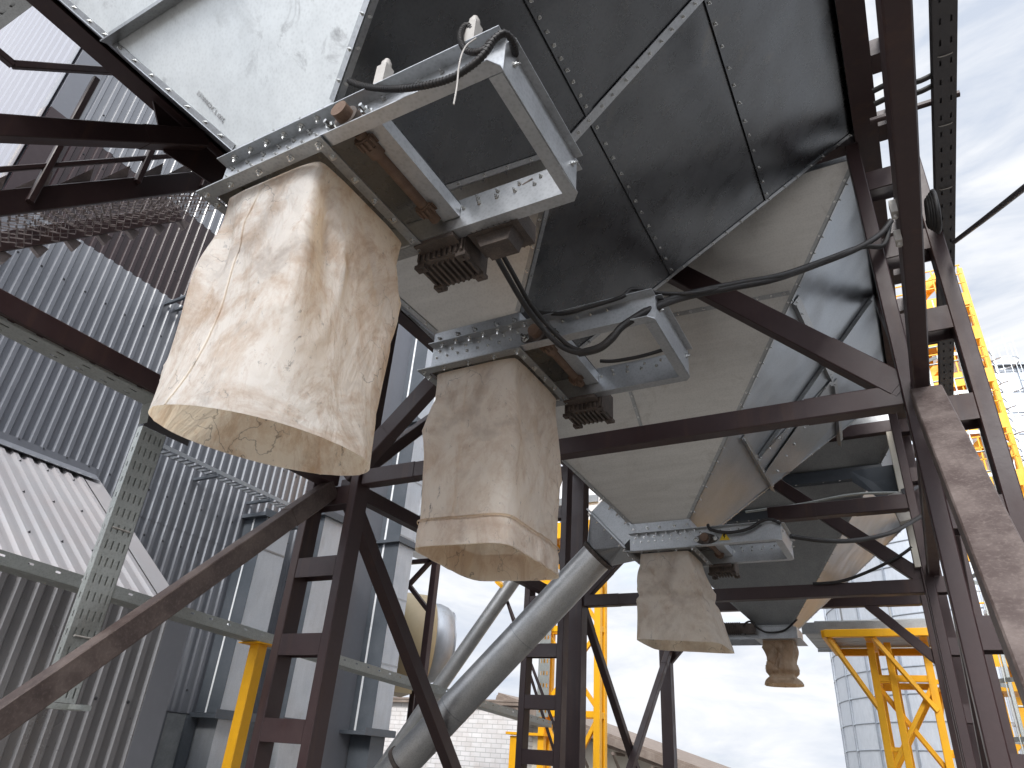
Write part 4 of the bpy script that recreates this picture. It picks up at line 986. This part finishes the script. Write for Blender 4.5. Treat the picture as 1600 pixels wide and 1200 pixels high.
for yy in (y0 - .36, y0 + 1.86): m = MB(); m.box((-2.0, yy, zc - .06), (2.2, yy + .05, zc + .16)); m.build('edge_beam', 'galv_grey', cw)
m = MB()
for k_ in range(4): m.bar((-1.4 + k_, y0 + 1.9, zc + .16), (-1.4 + k_, y0 + 1.9, zc + 1.15), .04, .04)
for z in (.6, 1.15): m.bar((-2.0, y0 + 1.9, zc + z), (2.2, y0 + 1.9, zc + z), .035, .035)
m.build('railing', 'galv_grey', cw)
# centre tower
xa_, xb_ = onY(849, 1100, 18).x, onY(934, 1100, 18).x
zt2 = onY(880, 838, 18).z
tc = lattice('elevator_tower', 'tall yellow lattice tower seen between the dark columns in the middle', xa_, xb_, 18, 18.35, zt2 + .2, (2.9, 5.0, zt2 - .35), .17, True, 1)
m = MB(); m.box((xa_ - .9, 17.4, zt2 + .02), (xb_ + .9, 20.2, zt2 + .16)); m.box((xa_ - .9, 17.38, zt2 - .25), (xb_ + .9, 17.5, zt2 + .2)); m.box((xb_ + .78, 17.52, zt2 - .25), (xb_ + .9, 20.2, zt2 + .015)); m.build('platform', 'yellow', tc)
for s, x in ((-1, xa_), (1, xb_)): MB().bar((x + s * .1, 18, zt2 - 1.4), (x + s * .85, 17.5, zt2 - .2), .12, .12).build('strut', 'yellow', tc)
p = onY(842, 1120, 17.7); t2 = thing('cable_tray', 'vertical perforated tray on the tall yellow lattice tower in the middle', 'cable tray', p)
m = MB(); m.slotted((p.x - .08, 17.7, p.z), (0, 0, 1), (1, 0, 0), 2.6, .34, .30, .10, ((.08, .04), (.17, .04), (.26, .04))); m.build('floor', 'tray', t2)
py = onY(803, 1200, 18.0); yp2 = thing('yellow_post', 'short yellow post in front of the whitewashed brick wall', 'post', (py.x, 18, 0))
MB().bar((py.x, 18, 0), (py.x, 18, onY(802, 1150, 18).z), .22, .22, (0, 1, 0)).build('shaft', 'yellow', yp2)
m = MB(); zz2 = onY(802, 1148, 18).z; m.box((py.x - .2, 17.8, zz2), (py.x + .9, 18.3, zz2 + .06)); m.build('top_plate', 'yellow', yp2)
rp_ = onY(1583, 1190, 12.5); lt = thing('yellow_post', 'yellow post with a bracket low at the far right, behind the laced column', 'post', (rp_.x, 12.5, 0))
zq = onY(1560, 1085, 12.5).z
MB().bar((rp_.x, 12.5, 0), (rp_.x, 12.5, zq), .16, .16, (0, 1, 0)).build('shaft', 'yellow', lt)
m = MB(); m.bar((rp_.x + .02, 12.5, zq - .7), (rp_.x + .75, 12.5, zq + .02), .10, .10); m.build('strut', 'yellow', lt)
m = MB(); m.box((rp_.x - .15, 12.2, zq + .01), (rp_.x + 1.3, 12.9, zq + .14)); m.build('top_plate', 'yellow', lt)
# far right elevator tower with platforms
xo = 3.05; e0 = 20.0
ev = lattice('elevator_tower', 'very tall yellow elevator tower with platforms on the far right behind the laced column', 1.75, xo, e0, e0 + 1.6, onY(1503, 420, e0).z, (3, 5.2, 7.4, 9.6, 11.8, 14.0), .13)
for z in (4.4, 6.7, 8.4, 9.9, 11.2, 12.5, 13.6):
    m = MB(); m.box((1.2, e0 - .9, z), (xo - .1, e0 - .05, z + .16)); m.box((1.2, e0 - .92, z - .2), (xo - .1, e0 - .9, z + .2)); m.build('platform', 'yellow', ev)
    m = MB()
    for k_ in range(6): m.bar((1.25 + k_ * .33, e0 - .88, z + .2), (1.25 + k_ * .33, e0 - .88, z + 1.15), .035, .035)
    for zz3 in (.55, .85, 1.15): m.bar((1.2, e0 - .88, z + zz3), (xo - .1, e0 - .88, z + zz3), .035, .035)
    m.build('railing', 'yellow', ev)
    m = MB(); m.bar((1.3, e0 - .5, z + .16), (xo - .35, e0 - .5, z + 1.5), .05, .2); m.bar((1.3, e0 - .1, z + .16), (xo - .35, e0 - .1, z + 1.5), .05, .2)
    for k_ in range(6): m.box((1.42 + k_ * .22, e0 - .47, z + .27 + k_ * .215), (1.62 + k_ * .22, e0 - .13, z + .29 + k_ * .215))
    m.build('stair_flight', 'yellow', ev)
for (xx, yy, r, lab) in ((2.45, 20.6, .17, 'thin white vertical pipe inside the tall yellow elevator tower'), (1.95, 21.2, .30, 'thick white vertical elevator leg inside the tall yellow tower'),):
    o = MB().tube([(xx, yy, 0), (xx, yy, 14.5)], r, 20); pz = thing('elevator_pipe', lab, 'pipe', (xx, yy, 0)); o.build('pipe', 'white_pipe', pz)
    m = MB()
    for z in (3.2, 5.7, 8.1, 10.6): m.tube([(xx, yy, z), (xx, yy, z + .08)], r + .06, 20)
    m.build('joint_flange', 'white_pipe', pz)
def cage(name, label, x, y, z0, z1, r, dz, wbar=.05, mat='tray', face=(1, 0), nb=5, full=False):
    root = thing(name, label, 'caged ladder', (x, y, z0), 'caged ladders')
    f = V((face[0], face[1], 0)).normalized(); s = V((-f.y, f.x, 0)); c = V((x, y, 0)) + f * r * .75
    for t in (-1, 1): MB().bar(V((x, y, z0)) + s * .22 * t, V((x, y, z1)) + s * .22 * t, .045, .045, (0, 1, 0)).build('stile', mat, root)
    m = MB(); z = z0 + .15
    while z < z1: m.tube([V((x, y, z)) - s * .22, V((x, y, z)) + s * .22], .014, 6); z += .3
    m.build('rungs', mat, root)
    z = z0 + (dz if not full else .3)
    while z < z1:
        m = MB(); ring = []
        for k_ in range(15):
            an = -2.5 + 5.0 * k_ / 14; ring.append(c + f * math.cos(an) * r + s * math.sin(an) * r + V((0, 0, z)))
        for a, b in zip(ring, ring[1:]): m.bar(a, b, .008, wbar, (0, 0, 1), 0)
        z += dz; m.build('hoop', mat, root)
    m = MB()
    for k_ in range(nb):
        an = -1.9 + 3.8 * k_ / (nb - 1); q = c + f * math.cos(an) * (r - .01) + s * math.sin(an) * (r - .01); m.bar(V((q.x, q.y, z0 + .4)), V((q.x, q.y, z1)), .012, wbar * .7, (0, 1, 0), 0)
    m.build('cage_bars', mat, root)
    return root
p = onY(1527, 785, 10.5); cage('caged_ladder', 'near galvanised caged ladder with broad hoops, seen through the laced column', p.x + .1, 11.0, .4, onY(1500, 470, 10.5).z, .38, .62, .05, 'tray', (0, -1))
p = onY(1575, 600, 21); cage('caged_ladder', 'thin wire-like caged ladder on the outer right side of the tall yellow tower', xo + .25, 21.0, .4, onY(1543, 540, 21).z, .36, .75, .03, 'silo_rib', (1, -.4))

# ------------------------------------------------------------------ silos
def silo(label, x, y, r, h, hr, ring=1.15, nst=44, roof=True):
    root = thing('grain_silo', label, 'silo', (x, y, 0), 'galvanised grain silos')
    N = 96; m = MB(); vs = []
    zs = []; z = 0
    while z < h: zs += [z]; z += ring
    zs.append(h)
    vs = [V((x + math.cos(2 * math.pi * i / N) * r, y + math.sin(2 * math.pi * i / N) * r, z)) for z in zs for i in range(N)]
    m.add(vs, [(j * N + i, j * N + (i + 1) % N, (j + 1) * N + (i + 1) % N, (j + 1) * N + i) for j in range(len(zs) - 1) for i in range(N)], 0, True); m.build('wall', 'silo', root)
    m = MB()
    for z in zs[1:]: m.tube([V((x + math.cos(2 * math.pi * i / N) * (r + .01), y + math.sin(2 * math.pi * i / N) * (r + .01), z)) for i in range(N + 1)], .035, 6, caps=False)
    m.build('ring_joints', 'silo_rib', root)
    m = MB()
    for k_ in range(nst):
        an = 2 * math.pi * k_ / nst; c_, s_ = math.cos(an), math.sin(an)
        m.obox((x + c_ * (r + .04), y + s_ * (r + .04), h / 2), (c_, s_, 0), (-s_, c_, 0), .04, .05, h / 2)
    m.build('stiffeners', 'silo_rib', root)
    m = MB(); rr = r + .25
    vs = [V((x + math.cos(2 * math.pi * i / N) * rr, y + math.sin(2 * math.pi * i / N) * rr, h)) for i in range(N)] + [V((x + math.cos(2 * math.pi * i / N) * .6, y + math.sin(2 * math.pi * i / N) * .6, h + hr)) for i in range(N)]
    m.add(vs, [(i, (i + 1) % N, N + (i + 1) % N, N + i) for i in range(N)] + [tuple(range(N, 2 * N))])
    for i in range(0, N, 2):
        an = 2 * math.pi * i / N; m.bar((x + math.cos(an) * rr, y + math.sin(an) * rr, h + .05), (x + math.cos(an) * .6, y + math.sin(an) * .6, h + hr + .05), .05, .08, (0, 0, 1), 0)
    m.tube([(x + math.cos(2 * math.pi * i / N) * rr, y + math.sin(2 * math.pi * i / N) * rr, h) for i in range(N + 1)], .06, 6, caps=False)
    m.build('roof', 'silo', root); return root
sl0 = onY(1300, 1080, 27)
silo('large galvanised silo with horizontal joints and vertical ribs behind the short yellow tower', 3.95, 46.0, 8.4, 21.0, 4.5, 1.15, 26)
en = thing('enclosure', 'white panelled cabin with grey bands standing on the tall yellow lattice tower', 'cabin', (-9, 18, zt2 + .17))
ex0, ex1 = onY(640, 700, 18.2).x, onY(935, 790, 18.2).x
m = MB(); m.box((ex0, 18.2, zt2 + .17), (ex1, 20.1, zt2 + 2.1)); m.build('walls', 'lap', en)
m = MB(); m.box((ex0 - .2, 18.0, zt2 + 2.1), (ex1 + .2, 20.3, zt2 + 2.2)); m.build('roof', 'silo_rib', en)
m = MB(); m.box((ex0, 18.12, zt2 + 1.0), (ex1, 18.198, zt2 + 1.22)); m.build('band', 'galv_grey', en)
for k_ in range(9): xx = ex0 + (k_ + .5) * (ex1 - ex0) / 9; MB().box((xx, 18.16, zt2 + .17), (xx + .06, 18.199, zt2 + .99)).build('panel_joint', 'silo_rib', en)

# ------------------------------------------------------------------ distant brick and plaster buildings
bY = 30.0
br_ = thing('brick_building', 'low whitewashed brick building with a rusty roof edge, beyond the spout pipes', 'building', (-20, 33, 0))
zb0 = onY(700, 1100, bY).z; xbr = onY(815, 1120, bY).x
m = MB(); m.box((-36, bY, 0), (xbr, bY + 9, zb0)); m.build('wall', 'brick', br_)
m = MB(); m.box((-36, bY - .25, zb0), (xbr + .2, bY + 9.3, zb0 + .14)); m.box((-36, bY - .28, zb0 + .14), (xbr + .2, bY + 9.3, zb0 + .22)); m.build('roof', ['wood'], br_)
gb = thing('gabled_building', 'cream plaster building with a weathered sloping roof edge and dark brackets, low in the middle', 'building', (-11, 34, 0))
A_ = onY(800, 1090, bY + 1); B_ = onY(1110, 1205, bY + 1)
m = MB(); m.plate([(A_.x - 4, bY + 1.2, 0), (B_.x + 2, bY + 1.2, 0), (B_.x + 2, bY + 1.2, B_.z - .55), (A_.x, bY + 1.2, A_.z - .2), (A_.x - 4, bY + 1.2, A_.z - .2)], 8, (0, 1, 0)); m.build('wall', 'render', gb)
m = MB(); d = (B_ - A_).normalized(); m.bar(A_ + V((0, 3, 0)) - d * .2, B_ + V((0, 3, 0)) + d * 2, 8, .12, (0, 0, 1), 0); m.bar(A_ - d * .2 - V((0, 1.1, .2)), B_ + d * 2 - V((0, 1.1, .2)), .12, .28, (0, 0, 1), 0); m.bar(A_ - d * .2 - V((0, .9, .42)), B_ + d * 2 - V((0, .9, .42)), .2, .12, (0, 0, 1), 0); m.build('roof', 'wood', gb)
for f in (.25, .42, .6, .78):
    q = A_.lerp(B_, f); m = MB(); m.bar((q.x, bY - .2, q.z - .6), (q.x, bY + 1.15, q.z - .6), .10, .12); m.bar((q.x, bY - .1, q.z - .62), (q.x, bY + 1.15, q.z - 1.6), .09, .09); m.build('bracket', 'wood', gb)
# dark corrugated block added out of view to darken the hopper side reflections
wk = thing('dark_reflection_block', 'added dark brown corrugated block, out of view to the right, darkening the hopper reflections', 'building', (10, 0, 0))
m = MB(); corr(m, (7.0, -14, 0), (0, 1, 0), (0, 0, 1), (-1, 0, 0), 19, 6.5, .25, .03); m.build('cladding', 'clad_brown', wk)
m = MB(); m.box((7.05, -14, 0), (18, 5, 6.5)); m.build('core', 'clad_brown', wk)
m = MB(); m.plate([(6.7, -14.2, 6.52), (18.3, -14.2, 6.52), (18.3, 5.2, 6.52), (6.7, 5.2, 6.52)], .12, (0, 0, 1)); m.build('roof', 'flash', wk)

# ------------------------------------------------------------------ light
SUN_EL, SUN_AZ = R_(38), R_(15)          # sun behind the camera
sd = V((math.sin(SUN_AZ) * math.cos(SUN_EL), -math.cos(SUN_AZ) * math.cos(SUN_EL), math.sin(SUN_EL)))   # towards the sun
ld = bpy.data.lights.new('sun', 'SUN'); ld.energy = 1.5; ld.angle = R_(16); ld.color = (1, .965, .92)
lo = bpy.data.objects.new('sun', ld); COL.objects.link(lo); lo.rotation_euler = sd.to_track_quat('Z', 'Y').to_euler()
w = bpy.data.worlds.new('World'); S.world = w; w.use_nodes = True; t = w.node_tree
bg = t.nodes['Background']; bg.inputs['Strength'].default_value = .12
sky = t.nodes.new('ShaderNodeTexSky'); sky.sky_type = 'NISHITA'; sky.sun_disc = False; sky.sun_elevation = SUN_EL
sky.sun_rotation = math.atan2(sd.x, sd.y); sky.air_density = 1.0; sky.dust_density = 1.0; sky.ozone_density = 1.0
tc_ = t.nodes.new('ShaderNodeTexCoord')
mp = t.nodes.new('ShaderNodeMapping'); mp.inputs['Scale'].default_value = (1, 1, 3.2); mp.inputs['Location'].default_value = (.35, .1, .22)
t.links.new(tc_.outputs['Generated'], mp.inputs['Vector'])
def wn(scale, det, ro, dist=0):
    n = t.nodes.new('ShaderNodeTexNoise'); n.inputs['Scale'].default_value = scale; n.inputs['Detail'].default_value = det; n.inputs['Roughness'].default_value = ro; n.inputs['Distortion'].default_value = dist
    t.links.new(mp.outputs['Vector'], n.inputs['Vector']); return n.outputs['Fac']
def wr(f, *st):
    r = t.nodes.new('ShaderNodeValToRGB'); e = r.color_ramp.elements
    while len(e) < len(st): e.new(.5)
    for k_, (p, c) in enumerate(st): e[k_].position = p; e[k_].color = (*c, 1) if isinstance(c, tuple) else (c, c, c, 1)
    t.links.new(f, r.inputs['Fac']); return r.outputs['Color']
cover = wr(wn(2.6, 7, .55, .3), (.28, .72), (.42, 1.0))
shade = wr(wn(4.2, 6, .6, .4), (.36, (2.85, 3.15, 3.7)), (.62, (4.4, 4.47, 4.6)))
mx = t.nodes.new('ShaderNodeMix'); mx.data_type = 'RGBA'
t.links.new(cover, mx.inputs[0]); t.links.new(sky.outputs['Color'], mx.inputs[6]); t.links.new(shade, mx.inputs[7])
dt = t.nodes.new('ShaderNodeVectorMath'); dt.operation = 'DOT_PRODUCT'; dt.inputs[1].default_value = sd; t.links.new(tc_.outputs['Generated'], dt.inputs[0])
gl = wr(dt.outputs['Value'], (0.15, 1.0), (.55, 1.9), (1.0, 3.9))      # clouds are brighter round the hidden sun, behind the camera
m2_ = t.nodes.new('ShaderNodeMix'); m2_.data_type = 'RGBA'; m2_.blend_type = 'MULTIPLY'; m2_.inputs[0].default_value = 1
t.links.new(mx.outputs[2], m2_.inputs[6]); t.links.new(gl, m2_.inputs[7]); t.links.new(m2_.outputs[2], bg.inputs['Color'])
S.view_settings.view_transform = 'Standard'; S.view_settings.look = 'None'; S.view_settings.exposure = .95; S.view_settings.gamma = 1
